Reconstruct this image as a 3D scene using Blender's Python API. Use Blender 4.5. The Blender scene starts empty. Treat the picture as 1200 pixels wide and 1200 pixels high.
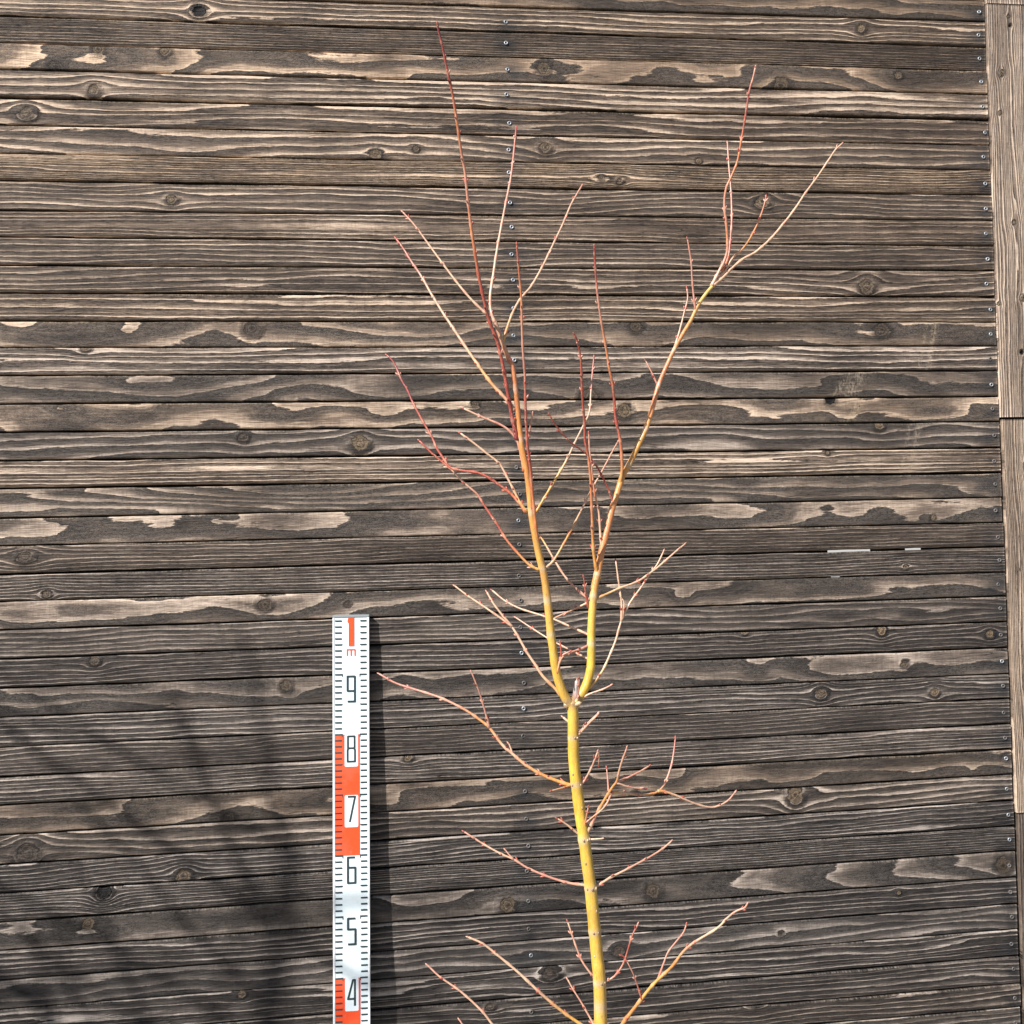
import bpy, math, random
import numpy as np
from mathutils import Vector, Matrix

# ------------------------------------------------------------------ camera, sky, sun, exposure
SC = bpy.context.scene
COL = SC.collection
S_ = 0.9943
CAM_D, YAW, PITCH, ROLL, FPX = 1.71502 * S_, 0.11636, 0.02232, -0.02520, 1155.0
CAM_H = 1.1306
cy, sy, cp, sp = math.cos(YAW), math.sin(YAW), math.cos(PITCH), math.sin(PITCH)
FW = np.array([sy * cp, cy * cp, sp])
RT = np.array([cy, -sy, 0.0])
UP = np.cross(RT, FW)
cr, sr = math.cos(ROLL), math.sin(ROLL)
R2, U2 = cr * RT + sr * UP, -sr * RT + cr * UP
EYE = np.array([0.0, -CAM_D, CAM_H])

cam = bpy.data.objects.new('camera', bpy.data.cameras.new('camera'))
COL.objects.link(cam)
cam.data.sensor_width = 36.0
cam.data.lens = FPX / 1200.0 * 36.0
cam.data.clip_start = 0.05
cam.data.clip_end = 2000.0
m = Matrix(((R2[0], U2[0], -FW[0]), (R2[1], U2[1], -FW[1]), (R2[2], U2[2], -FW[2])))
cam.matrix_world = Matrix.Translation(Vector(EYE)) @ m.to_4x4()
SC.camera = cam

SUN_AZ, SUN_EL = math.radians(54.0), math.radians(40.0)      # azimuth measured from the wall's normal, towards the left
SDIR = Vector((-math.sin(SUN_AZ) * math.cos(SUN_EL), -math.cos(SUN_AZ) * math.cos(SUN_EL), math.sin(SUN_EL)))
world = bpy.data.worlds.new('World')
SC.world = world
world.use_nodes = True
wn = world.node_tree
wn.nodes.clear()
sky = wn.nodes.new('ShaderNodeTexSky')
sky.sky_type = 'NISHITA'
sky.sun_disc = False
sky.sun_elevation = SUN_EL
sky.sun_rotation = math.atan2(SDIR.x, SDIR.y)
bg = wn.nodes.new('ShaderNodeBackground')
bg.inputs['Strength'].default_value = 0.06
wo = wn.nodes.new('ShaderNodeOutputWorld')
wn.links.new(sky.outputs[0], bg.inputs['Color'])
wn.links.new(bg.outputs[0], wo.inputs['Surface'])
sun = bpy.data.objects.new('sun', bpy.data.lights.new('sun', 'SUN'))
COL.objects.link(sun)
sun.data.energy = 4.6
sun.data.angle = math.radians(0.5)
sun.data.color = (1.0, 0.96, 0.915)
sun.rotation_euler = SDIR.to_track_quat('Z', 'Y').to_euler()
SC.view_settings.view_transform = 'Standard'
SC.view_settings.look = 'None'
SC.view_settings.gamma = 1.0
SC.view_settings.exposure = 1.05

# ------------------------------------------------------------------ helpers
rng = np.random.default_rng(7)
random.seed(5)


def ray(x, y):
    return FW + (x - 600.0) / FPX * R2 - (y - 600.0) / FPX * U2


def at(x, y, Y=0.0):
    """point of the plane parallel to the wall at depth Y seen at photo position x, y"""
    d = ray(x, y)
    return EYE + d * ((Y + CAM_D) / d[1])


def wall_xz(x, y, Y=0.0):
    q = at(x, y, Y)
    return q[0], q[2]


def tag(o, label=None, cat=None, group=None, kind=None):
    if label: o['label'] = label
    if cat: o['category'] = cat
    if group: o['group'] = group
    if kind: o['kind'] = kind
    return o


def link(name, me, parent=None):
    o = bpy.data.objects.new(name, me)
    COL.objects.link(o)
    if parent is not None:
        o.parent = parent
    return o


def empty(name, loc=(0, 0, 0)):
    o = bpy.data.objects.new(name, None)
    COL.objects.link(o)
    o.location = loc
    o.empty_display_size = 0.1
    return o


class NoiseTable:
    def __init__(self, seed):
        r = np.random.default_rng(seed)
        self.t = r.random((256, 256))

    def __call__(self, x, y):
        x = np.asarray(x, float); y = np.asarray(y, float)
        xi = np.floor(x).astype(int); yi = np.floor(y).astype(int)
        fx = x - xi; fy = y - yi
        fx = fx * fx * fx * (fx * (fx * 6 - 15) + 10); fy = fy * fy * fy * (fy * (fy * 6 - 15) + 10)
        a = self.t[xi % 256, yi % 256]; b = self.t[(xi + 1) % 256, yi % 256]
        c = self.t[xi % 256, (yi + 1) % 256]; d = self.t[(xi + 1) % 256, (yi + 1) % 256]
        return (a * (1 - fx) + b * fx) * (1 - fy) + (c * (1 - fx) + d * fx) * fy - 0.5


NZ = NoiseTable(11)


def fnoise(x, y, o=3):
    s = 0; amp = 1.0
    for k in range(o):
        s = s + amp * NZ(x * 2 ** k + 17.3 * k, y * 2 ** k + 5.7 * k)
        amp *= 0.5
    return s


class N:
    """small helper for node trees"""
    def __init__(self, name):
        self.mat = bpy.data.materials.new(name)
        self.mat.use_nodes = True
        self.t = self.mat.node_tree
        self.t.nodes.clear()
        self.out = self.t.nodes.new('ShaderNodeOutputMaterial')
        self.bsdf = self.t.nodes.new('ShaderNodeBsdfPrincipled')
        self.t.links.new(self.bsdf.outputs[0], self.out.inputs[0])

    def put(self, sock, v):
        if v is None: return
        if isinstance(v, bpy.types.NodeSocket): self.t.links.new(v, sock)
        elif isinstance(v, (tuple, list)):
            n = len(sock.default_value)
            v = tuple(v)[:n] + (1.0,) * max(0, n - len(v))
            sock.default_value = v
        else: sock.default_value = v

    def math(self, op, a, b=None, c=None, clamp=False):
        n = self.t.nodes.new('ShaderNodeMath'); n.operation = op; n.use_clamp = clamp
        self.put(n.inputs[0], a); self.put(n.inputs[1], b)
        if c is not None: self.put(n.inputs[2], c)
        return n.outputs[0]

    def vmul(self, v, k):
        n = self.t.nodes.new('ShaderNodeVectorMath'); n.operation = 'MULTIPLY'
        self.put(n.inputs[0], v); self.put(n.inputs[1], k)
        return n.outputs[0]

    def vadd(self, v, k):
        n = self.t.nodes.new('ShaderNodeVectorMath'); n.operation = 'ADD'
        self.put(n.inputs[0], v); self.put(n.inputs[1], k)
        return n.outputs[0]

    def mix(self, f, a, b, mode='MIX'):
        n = self.t.nodes.new('ShaderNodeMix'); n.data_type = 'RGBA'; n.blend_type = mode
        self.put(n.inputs[0], f); self.put(n.inputs[6], a); self.put(n.inputs[7], b)
        return n.outputs[2]

    def fmix(self, f, a, b):
        n = self.t.nodes.new('ShaderNodeMix'); n.data_type = 'FLOAT'
        self.put(n.inputs[0], f); self.put(n.inputs[2], a); self.put(n.inputs[3], b)
        return n.outputs[0]

    def noise(self, v, scale=1.0, detail=2.0, rough=0.55, dist=0.0):
        n = self.t.nodes.new('ShaderNodeTexNoise')
        self.put(n.inputs['Vector'], v); n.inputs['Scale'].default_value = scale
        n.inputs['Detail'].default_value = detail; n.inputs['Roughness'].default_value = rough
        n.inputs['Distortion'].default_value = dist
        return n.outputs[0]

    def vor(self, v, scale=1.0, feature='F1'):
        n = self.t.nodes.new('ShaderNodeTexVoronoi'); n.feature = feature
        self.put(n.inputs['Vector'], v); n.inputs['Scale'].default_value = scale
        return n.outputs['Distance']

    def ramp(self, f, stops, interp='LINEAR'):
        n = self.t.nodes.new('ShaderNodeValToRGB'); n.color_ramp.interpolation = interp
        el = n.color_ramp.elements
        while len(el) < len(stops): el.new(0.5)
        for e, (p, c) in zip(el, stops):
            e.position = p
            e.color = (c, c, c, 1) if not isinstance(c, (tuple, list)) else tuple(c) + (1,)
        self.put(n.inputs[0], f)
        return n.outputs[0]

    def attr(self, name):
        n = self.t.nodes.new('ShaderNodeAttribute'); n.attribute_type = 'GEOMETRY'; n.attribute_name = name
        return n

    def sep(self, v):
        n = self.t.nodes.new('ShaderNodeSeparateXYZ'); self.put(n.inputs[0], v)
        return n.outputs

    def objco(self):
        n = self.t.nodes.new('ShaderNodeTexCoord')
        return n.outputs['Object']

    def bump(self, h, strength=0.6, dist=0.001):
        n = self.t.nodes.new('ShaderNodeBump')
        n.inputs['Strength'].default_value = strength; n.inputs['Distance'].default_value = dist
        self.put(n.inputs['Height'], h)
        self.t.links.new(n.outputs[0], self.bsdf.inputs['Normal'])

    def set(self, **k):
        for a, v in k.items(): self.put(self.bsdf.inputs[a.replace('_', ' ')], v)
        return self.mat


def simple(name, colour, rough=0.5, metal=0.0, spec=0.5, var=0.12, scale=60.0):
    n = N(name)
    z = n.noise(n.objco(), scale, 3)
    c = n.mix(z, tuple(x * (1 - var) for x in colour), tuple(min(1, x * (1 + var)) for x in colour))
    n.set(Base_Color=c, Roughness=n.fmix(z, rough * 0.85, min(1, rough * 1.15)), Metallic=metal)
    n.bsdf.inputs['Specular IOR Level'].default_value = spec
    return n.mat


# ------------------------------------------------------------------ burnt, brushed cedar
def wood_material(name, darks, mids, lites, filmk):
    n = N(name)
    gp = n.attr('gp').outputs['Vector']
    a1 = n.sep(n.attr('a1').outputs['Vector'])       # ring, knot distance, iron stain
    a2 = n.sep(n.attr('a2').outputs['Vector'])       # wear, tone, warmth
    a3 = n.sep(n.attr('a3').outputs['Vector'])       # flat sawn, knot kind, scuff with painted edge light
    ring, kn, stn = a1[0], a1[1], a1[2]
    wear, tone, warm = a2[0], a2[1], a2[2]
    flat, kt, scuff_lit = a3[0], a3[1], a3[2]
    jit = n.math('SUBTRACT', n.noise(n.vmul(gp, (22, 130, 1)), 1.0, 4, 0.6), 0.5)
    jit2 = n.math('SUBTRACT', n.noise(n.vmul(gp, (95, 520, 1)), 1.0, 3, 0.6), 0.5)
    r = n.math('ADD', ring, n.math('MULTIPLY', jit, n.fmix(flat, 0.42, 0.30)))
    r = n.math('ADD', r, n.math('MULTIPLY', jit2, n.fmix(flat, 0.16, 0.13)))
    f = n.math('FRACT', r)
    cell = n.math('FLOOR', r)
    wnz = n.t.nodes.new('ShaderNodeTexWhiteNoise'); wnz.noise_dimensions = '1D'
    n.put(wnz.inputs['W'], n.math('ADD', cell, n.math('MULTIPLY', n.sep(gp)[2], 7.31)))
    vary = n.fmix(wnz.outputs[0], 0.45, 1.25)
    Ls = n.ramp(f, [(0.0, 0.0), (0.30, 0.05), (0.58, 0.26), (0.78, 0.90), (0.90, 1.0), (0.96, 0.92), (1.0, 0.0)])
    Lf = n.ramp(f, [(0.0, 0.0), (0.38, 0.03), (0.58, 0.18), (0.76, 0.40), (0.90, 0.60), (0.975, 0.74), (1.0, 0.0)])
    f4 = n.math('FRACT', n.math('MULTIPLY', r, 4.0))
    fine = n.math('MULTIPLY', n.ramp(f4, [(0.35, 0.0), (0.85, 1.0), (1.0, 0.0)]), 0.20)
    Lf = n.math('MULTIPLY_ADD', fine, n.noise(n.vmul(gp, (9, 40, 1)), 1.0, 2, 0.5), Lf)
    L = n.fmix(flat, n.math('MULTIPLY', Ls, vary), Lf)
    big = n.noise(n.vmul(gp, (6.0, 22, 1)), 1.0, 4, 0.6)
    big = n.ramp(big, [(0.30, 0.25), (0.68, 1.0)])
    fib = n.noise(n.vmul(gp, (38, 900, 1)), 1.0, 3, 0.7)
    fib2 = n.noise(n.vmul(gp, (14, 330, 1)), 1.0, 3, 0.65)
    saw = n.noise(n.vmul(gp, (330, 38, 1)), 1.0, 4, 0.7)
    Lw = n.math('MULTIPLY', L, n.math('MULTIPLY', wear, n.math('ADD', n.math('MULTIPLY', big, 0.75), 0.45)))
    fibk = n.math('ADD', n.math('MULTIPLY', fib, 0.9), n.math('MULTIPLY', fib2, 0.7))
    Lw = n.math('MULTIPLY', Lw, n.math('ADD', n.math('MULTIPLY', fibk, 1.15), 0.12))
    sawk = n.math('ADD', n.math('MULTIPLY', n.ramp(saw, [(0.30, 0.0), (0.62, 1.0)]), 0.26), 0.80)
    Lw = n.math('MULTIPLY', Lw, sawk, clamp=True)
    # dull brown worn film over the char
    film = n.math('MULTIPLY', n.math('MULTIPLY', big, n.ramp(fib2, [(0.35, 0.0), (0.75, 1.0)])), n.fmix(flat, *filmk))
    Lw = n.math('ADD', Lw, n.math('MULTIPLY', n.math('MULTIPLY', film, sawk), wear), clamp=True)
    dark = n.mix(warm, *darks)
    lite = n.mix(warm, *lites)
    midc = n.mix(warm, *mids)
    col = n.mix(n.ramp(Lw, [(0.0, 0.0), (0.42, 1.0)]), dark, midc)
    col = n.mix(n.ramp(Lw, [(0.36, 0.0), (0.95, 1.0)]), col, lite)
    ft = n.math('ADD', n.math('MULTIPLY', fib, 1.3), 0.35)
    col = n.mix(1.0, col, ft, 'MULTIPLY')
    # drying checks along the grain and ragged black flecks under the ridges
    chk = n.math('ABSOLUTE', n.math('SUBTRACT', n.noise(n.vmul(gp, (9, 150, 1)), 1.0, 2, 0.5), 0.5))
    chm = n.math('MULTIPLY', n.ramp(chk, [(0.006, 1.0), (0.020, 0.0)]), n.ramp(big, [(0.25, 1.0), (0.7, 0.0)]))
    flk = n.math('MULTIPLY', n.ramp(n.noise(n.vmul(gp, (70, 420, 1)), 1.0, 3, 0.7), [(0.50, 0.0), (0.62, 1.0)]), n.ramp(f, [(0.0, 1.0), (0.35, 0.6), (0.55, 0.0)]))
    blk = n.math('MAXIMUM', n.math('MULTIPLY', chm, 0.8), n.math('MULTIPLY', flk, n.fmix(flat, 0.75, 0.45)))
    col = n.mix(blk, col, (0.006, 0.0056, 0.0058))
    # charred crackle in the burnt valleys of flat-sawn faces
    crk = n.noise(n.vmul(gp, (150, 420, 1)), 1.0, 3, 0.7, 1.2)
    crk = n.ramp(crk, [(0.40, 0.0), (0.50, 1.0), (0.70, 0.55)])
    burnt = n.math('SUBTRACT', 1.0, n.math('MULTIPLY', L, 2.2), clamp=True)
    crm = n.math('MULTIPLY', n.math('MULTIPLY', burnt, flat), n.ramp(big, [(0.30, 0.15), (0.8, 1.0)]))
    col = n.mix(n.math('MULTIPLY', n.math('MULTIPLY', crm, crk), 0.30), col, (0.17, 0.155, 0.14))
    # scratches, scuffs and worn arrises, with the light their edges catch painted in
    scr = n.noise(n.vmul(gp, (300, 120, 1)), 1.0, 3, 0.7)
    scm = n.math('MULTIPLY', scuff_lit, n.ramp(scr, [(0.42, 0.0), (0.66, 1.0)]))
    col = n.mix(scm, col, n.mix(warm, (0.34, 0.30, 0.26), (0.38, 0.28, 0.17)))
    # iron stain round the screws
    col = n.mix(n.math('MULTIPLY', stn, 0.75), col, (0.016, 0.019, 0.023))
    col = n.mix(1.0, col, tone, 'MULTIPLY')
    # knots
    kj = n.math('ADD', kn, n.math('MULTIPLY', n.math('SUBTRACT', n.noise(n.vmul(gp, (85, 110, 1)), 1.0, 4, 0.65), 0.5), 1.15))
    inside = n.ramp(n.math('MULTIPLY', kj, 0.5), [(0.38, 1.0), (0.47, 0.0)])
    rim = n.ramp(n.math('MULTIPLY', kj, 0.4), [(0.24, 0.0), (0.34, 1.0), (0.42, 0.9), (0.60, 0.0)])
    kr = n.math('FRACT', n.math('MULTIPLY', kj, 2.6))
    kr = n.math('MULTIPLY', kr, n.noise(n.vmul(gp, (500, 500, 1)), 1.0, 2, 0.6))
    kcd = n.mix(kr, (0.016, 0.013, 0.012), (0.13, 0.10, 0.08))
    kcl = n.mix(kr, (0.05, 0.035, 0.024), (0.50, 0.36, 0.22))
    core = n.ramp(n.math('ADD', kj, n.math('MULTIPLY', fib, 0.3)), [(0.15, 1.0), (0.50, 0.0)])
    kc = n.mix(n.math('MAXIMUM', kt, 0.0), kcd, kcl)
    kc = n.mix(n.math('MULTIPLY', core, 0.8), kc, (0.012, 0.010, 0.009))
    hole = n.math('LESS_THAN', kt, -0.5)
    kc = n.mix(hole, kc, (0.006, 0.005, 0.005))
    col = n.mix(inside, col, kc)
    col = n.mix(n.math('MULTIPLY', rim, 0.62), col, (0.014, 0.012, 0.011))
    # relief: late-wood ridges proud, char and fibres below them
    h = n.math('ADD', n.math('MULTIPLY', L, 0.60), n.math('MULTIPLY', fib, 0.25))
    h = n.math('ADD', h, n.math('MULTIPLY', fib2, 0.30))
    h = n.math('ADD', h, n.math('MULTIPLY', n.math('MULTIPLY', crk, crm), 0.40))
    h = n.math('SUBTRACT', h, n.math('MULTIPLY', blk, 0.35))
    h = n.math('SUBTRACT', h, n.math('MULTIPLY', rim, 0.5))
    h = n.math('ADD', h, n.math('MULTIPLY', n.math('MULTIPLY', kr, inside), 0.4))
    h = n.math('SUBTRACT', h, n.math('MULTIPLY', n.math('MULTIPLY', hole, inside), 3.0))
    n.bump(h, 1.0, 0.0030)
    n.set(Base_Color=col, Roughness=n.fmix(Lw, 0.60, 0.80))
    n.bsdf.inputs['Specular IOR Level'].default_value = 0.20
    return n.mat


WOOD = wood_material('burnt_cedar', ((0.0115, 0.0113, 0.0125), (0.0265, 0.0185, 0.0135)), ((0.122, 0.105, 0.094), (0.188, 0.132, 0.092)),
                     ((0.40, 0.35, 0.315), (0.48, 0.355, 0.25)), (0.42, 0.20))
TRIMW = wood_material('weathered_cedar', ((0.085, 0.068, 0.056), (0.110, 0.080, 0.058)), ((0.20, 0.150, 0.118), (0.222, 0.158, 0.112)),
                      ((0.44, 0.36, 0.30), (0.49, 0.375, 0.265)), (0.45, 0.3))


def write_mesh(name, verts, quads, attrs, smooth=True):
    me = bpy.data.meshes.new(name)
    nv, nq = len(verts), len(quads)
    me.vertices.add(nv)
    me.vertices.foreach_set('co', np.ascontiguousarray(verts, np.float32).ravel())
    me.loops.add(nq * 4)
    me.loops.foreach_set('vertex_index', np.ascontiguousarray(quads, np.int32).ravel())
    me.polygons.add(nq)
    me.polygons.foreach_set('loop_start', np.arange(0, nq * 4, 4, dtype=np.int32))
    me.polygons.foreach_set('loop_total', np.full(nq, 4, np.int32))
    me.polygons.foreach_set('use_smooth', np.full(nq, smooth, bool))
    me.update(calc_edges=True)
    for k, v in attrs.items():
        a = me.attributes.new(k, 'FLOAT_VECTOR', 'POINT')
        a.data.foreach_set('vector', np.ascontiguousarray(v, np.float32).ravel())
    return me


def board(name, s0, s1, w, place, spec, seed, stains=(), thick=0.014, ds=0.004, dv=0.0025, rot90=False, cap=True, mat=None):
    """one sawn board: s runs along it, v across it from 0 to w; place(s, v, depth) gives the point"""
    n = spec.get('n', 6.0)
    if not spec.get('flat') and not rot90 and n < 9: n *= 0.84
    ns = max(2, int((s1 - s0) / ds)); nvv = max(6, int(w / dv))
    s = np.linspace(s0, s1, ns + 1)
    v = np.linspace(0.0018, w - 0.0018, nvv - 1)
    prof_v = np.concatenate([[0.0, 0.0, 0.0006], v, [w - 0.0006, w, w]])
    prof_d = np.concatenate([[thick, 0.0018, 0.0005], np.zeros(nvv - 1), [0.0005, 0.0018, thick]])
    Sg, Vg = np.meshgrid(s, prof_v, indexing='ij')
    Dg = np.broadcast_to(prof_d, Sg.shape).copy()
    off = seed * 3.71
    # ring field
    veff = Vg.copy(); kn = np.full(Sg.shape, 9.0); kt = np.zeros(Sg.shape)
    for (ks, kv, kr, kk, kax) in spec.get('knots', ()):
        dx = (Sg - ks) / kax; dv_ = Vg - kv; rr = dx * dx + dv_ * dv_
        a = kr * 1.35
        veff = veff - dv_ * a * a / (rr + 0.35 * a * a) * np.exp(-rr / (5.5 * kr) ** 2)
        d = np.sqrt(((Sg - ks) / (1.0 + 0.35 * (kax - 1))) ** 2 + dv_ ** 2) / kr
        kt = np.where(d < kn, kk, kt); kn = np.minimum(kn, d)
    wob = spec.get('wob', 0.35)
    for (q0, q1, am, vv) in spec.get('ramps', ()):
        F0 = am * np.clip((Sg - vv * np.abs(Vg - 0.58 * w) - q0) / (q1 - q0), 0, 1)
        spec['_r'] = spec.get('_r', 0) + F0
    F = spec.get('c0', (seed * 0.37) % 1.0) + n * veff / w + spec.get('tilt', 0.0) * (Sg - (s0 + s1) / 2) + spec.get('_r', 0)
    if not spec.get('flat'):
        F = F + (0.9 + 0.03 * n) * (NZ(veff * 70 + off, veff * 0 + 4.2)) + 0.5 * NZ(veff * 190 + off, Sg * 0.8)
    F = F + wob * (2.0 if rot90 else 2.7) * fnoise(Sg * spec.get('fx', 2.6) + off, Vg * 14 + off * 0.7, 2)
    F = F + wob * 0.55 * fnoise(Sg * 9 + off, Vg * 55 + off, 2) + spec.get('flat', 0.0) * 0.22 * fnoise(Sg * 17 + off, Vg * 45 + off, 2)
    for (bs, bv, ss, sv, amp) in spec.get('bumps', ()):
        F = F + amp * np.exp(-(np.abs((Sg - bs) / ss) ** 3.0) - (np.abs((Vg - bv) / sv) ** 3.0))
    # edges a little uneven, faces a little cupped
    e_top = 0.0011 * fnoise(s * 14 + off, s * 0 + 3.1, 3) + 0.0004 * fnoise(s * 60 + off, s * 0 + 1.1, 2)
    e_bot = 0.0011 * fnoise(s * 14 + off, s * 0 + 9.4, 3) + 0.0004 * fnoise(s * 60 + off, s * 0 + 7.7, 2)
    t = Vg / w
    Vp = Vg + e_top[:, None] * (1 - t) + e_bot[:, None] * t
    Dg = Dg + spec.get('dy', 0.0) + spec.get('cup', 0.0) * (t - 0.5) + 0.0008 * fnoise(Sg * 1.5 + off, Vg * 0, 1)
    for (ks, kv, kr, kk, kax) in spec.get('knots', ()):
        if kk < -0.5:
            d = np.sqrt((Sg - ks) ** 2 + (Vg - kv) ** 2) / kr
            Dg = Dg + 0.006 * np.clip(1.15 - d, 0, 0.6)
    st = np.zeros(Sg.shape)
    for (q, qv, qr) in stains:
        st = np.maximum(st, np.exp(-((Sg - q) / (qr * 1.7)) ** 2 - ((Vg - qv - 0.004) / (qr * 1.1)) ** 2))
    st = st * np.clip(0.75 + 1.2 * fnoise(Sg * 40 + off, Vg * 60, 2), 0, 1)
    sc = np.zeros(Sg.shape)
    for (q0, v0, q1, v1, sw, amt) in spec.get('scuffs', ()):
        tt = (Vg - v0) / (v1 - v0 + 1e-9)
        sc = np.maximum(sc, amt * np.exp(-((Sg - (q0 + (q1 - q0) * tt)) / sw) ** 2))
    edge_wear_lit = np.exp(-(Vg / 0.0016) ** 2) + 0.5 * np.exp(-((w - Vg) / 0.0012) ** 2)  # arris wear plus painted catch-light, stronger along the top edge
    sc = np.maximum(sc, edge_wear_lit * np.clip(0.55 + 1.5 * fnoise(Sg * 7 + off, Vg * 0 + 2.2, 3), 0, 1) * spec.get('edge', 0.8))
    sc[:, [0, -1]] = 0.0; sc[:, [1, -2]] *= 0.3
    pts = place(Sg, Vp, Dg)
    nc = len(prof_v)
    verts = pts.reshape(-1, 3)
    idx = np.arange(Sg.size).reshape(Sg.shape)
    q = np.stack([idx[:-1, :-1], idx[:-1, 1:], idx[1:, 1:], idx[1:, :-1]], -1).reshape(-1, 4)
    wear = np.broadcast_to(spec.get('wear', 0.8), Sg.shape) * np.clip(1 + 0.5 * fnoise(Sg * 3 + off, Vg * 20, 2), 0.4, 1.6)
    if 'lr' in spec:
        l, rr_ = spec['lr']; wear = wear * (l + (rr_ - l) * (Sg - s0) / (s1 - s0))
    gp = np.stack([Sg, Vg, np.full(Sg.shape, seed * 1.37)], -1)
    wear = np.array(wear); wear[:, [0, -1]] = 0.05
    A = dict(gp=gp, a1=np.stack([F, kn, st], -1),
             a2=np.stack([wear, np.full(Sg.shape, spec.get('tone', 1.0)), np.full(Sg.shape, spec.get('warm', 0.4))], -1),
             a3=np.stack([np.full(Sg.shape, spec.get('flat', 0.0)), kt, sc], -1))
    A = {k: x.reshape(-1, 3) for k, x in A.items()}
    if cap:                                              # close both ends
        for row, flip in ((0, True), (ns, False)):
            back = verts[idx[row]].copy()
            mid = place(np.full(nc, s[row]), prof_v, np.full(nc, thick))
            b = len(verts)
            verts = np.concatenate([verts, mid])
            for k in A: A[k] = np.concatenate([A[k], A[k][idx[row]]])
            jj = np.arange(nc - 1)
            e = np.stack([idx[row][jj], idx[row][jj + 1], b + jj + 1, b + jj], -1)
            if flip: e = e[:, ::-1]
            q = np.concatenate([q, e[:, ::-1]])
    me = write_mesh(name, verts, q[:, ::-1] if not rot90 else q, A)
    me.materials.append(mat or WOOD)
    return me


# ------------------------------------------------------------------ ground and what little lies behind
def ground_material():
    n = N('gravel_soil')
    co = n.objco()
    a = n.noise(co, 40, 5, 0.7); b = n.vor(co, 90)
    c = n.mix(a, (0.10, 0.085, 0.065), (0.26, 0.235, 0.20))
    c = n.mix(n.ramp(b, [(0.0, 1.0), (0.6, 0.0)]), c, (0.30, 0.28, 0.25))
    n.bump(n.math('ADD', a, b), 0.7, 0.01)
    n.set(Base_Color=c, Roughness=0.9)
    return n.mat


me = bpy.data.meshes.new('ground')
G = 600.0
gx = [-G, -20, -4, 4, 20, G]
vs = [(x, y, 0.0) for y in gx for x in gx]
fs = [(j * 6 + i, j * 6 + i + 1, j * 6 + i + 7, j * 6 + i + 6) for j in range(5) for i in range(5)]
me.from_pydata(vs, [], fs)
me.materials.append(ground_material())
tag(link('ground', me), kind='structure')


def box_me(name, x0, x1, y0, y1, z0, z1, mat, bev=0.0):
    import bmesh
    bm = bmesh.new()
    bmesh.ops.create_cube(bm, size=1.0)
    for v in bm.verts:
        v.co = Vector(((x0 + x1) / 2 + v.co.x * (x1 - x0), (y0 + y1) / 2 + v.co.y * (y1 - y0), (z0 + z1) / 2 + v.co.z * (z1 - z0)))
    if bev:
        bmesh.ops.bevel(bm, geom=list(bm.edges), offset=bev, segments=2, affect='EDGES')
    me = bpy.data.meshes.new(name)
    bm.to_mesh(me); bm.free()
    me.materials.append(mat)
    return me


# ------------------------------------------------------------------ the plank wall
B0 = [18.3,50,80.7,114,146,179.3,210.7,245.7,276.3,310,341.7,375.3,406.7,439.3,472.3,506,538.7,570.7,606.7,639.3,673.3,704,739.3,772.7,807.3,841.7,876.7,910.5,944,980,1014,1046.7,1080,1113.3,1147.3,1183.3]
B4 = [30.8,61,91,123,154.5,186.5,218,250.5,282,313.4,346,376.7,407,438.3,470.7,502.9,535.8,567.5,597.5]
B39 = [601.7,631.7,662.7,695.3,725,758.3,791.7,824,856.7,891.7,922.7,955,989.3,1021.7,1055,1087.7,1121.7,1153.3,1189]
B8 = [43.3,73.3,101,131,162,193.3,223.3,255.7,286,316,347.3,378.3,407.3,437,469,499.3,531,562.3,590,620.5,650.7,681,710,741.5,772.5,804.5,836,867.5,898,929.3,961.7,993,1024,1056,1089,1119.5,1153,1186]
B11 = [55,82.7,110.3,140.7,170,199.3,228.3,257.7,287.3,316.3,347,376.3,404.3,433.3,463.3,493,523.3,551.7,582.7,612.3,640.7,670.3,699.3,729.3,760,790.7,819.3,849,878.7,908.3,939,968.3,996.7,1027.7,1058.3,1089.3,1120.7,1152.3,1180]
obs = {}
for i, y in enumerate(B0): obs.setdefault(i, []).append((0, y))
for i, y in enumerate(B4): obs.setdefault(i, []).append((400, y))
for i, y in enumerate(B39): obs.setdefault(i + 18, []).append((390, y))
for i, y in enumerate(B8): obs.setdefault(i, []).append((800, y))
for i, y in enumerate(B11): obs.setdefault(i, []).append((1153 + y * 0.0339, y))
obs[-1] = [(400, 2.7), (800, 12.7), (1153, 25.7)]
PITCHZ = 0.047 * S_
Z0 = 0.89284 * S_ + CAM_H
XN, XE = 0.21182 * S_, 1.12043 * S_
XL = wall_xz(0, 600)[0] - 0.36
LINE = {}
for k, pts in obs.items():
    w = np.array([wall_xz(*p) for p in pts])
    if len(w) >= 3:
        b, a = np.polyfit(w[:, 0], w[:, 1], 1)
    else:
        b = 0.0; a = w[:, 1].mean()
    nominal = Z0 - PITCHZ * k
    LINE[k] = (a, b)
def line(k):
    if k in LINE: return LINE[k]
    if k < -1: return (LINE[-1][0] + PITCHZ * (-1 - k), 0.0)
    return (LINE[38][0] - PITCHZ * (k - 38), LINE[38][1] * 0.0)

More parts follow.
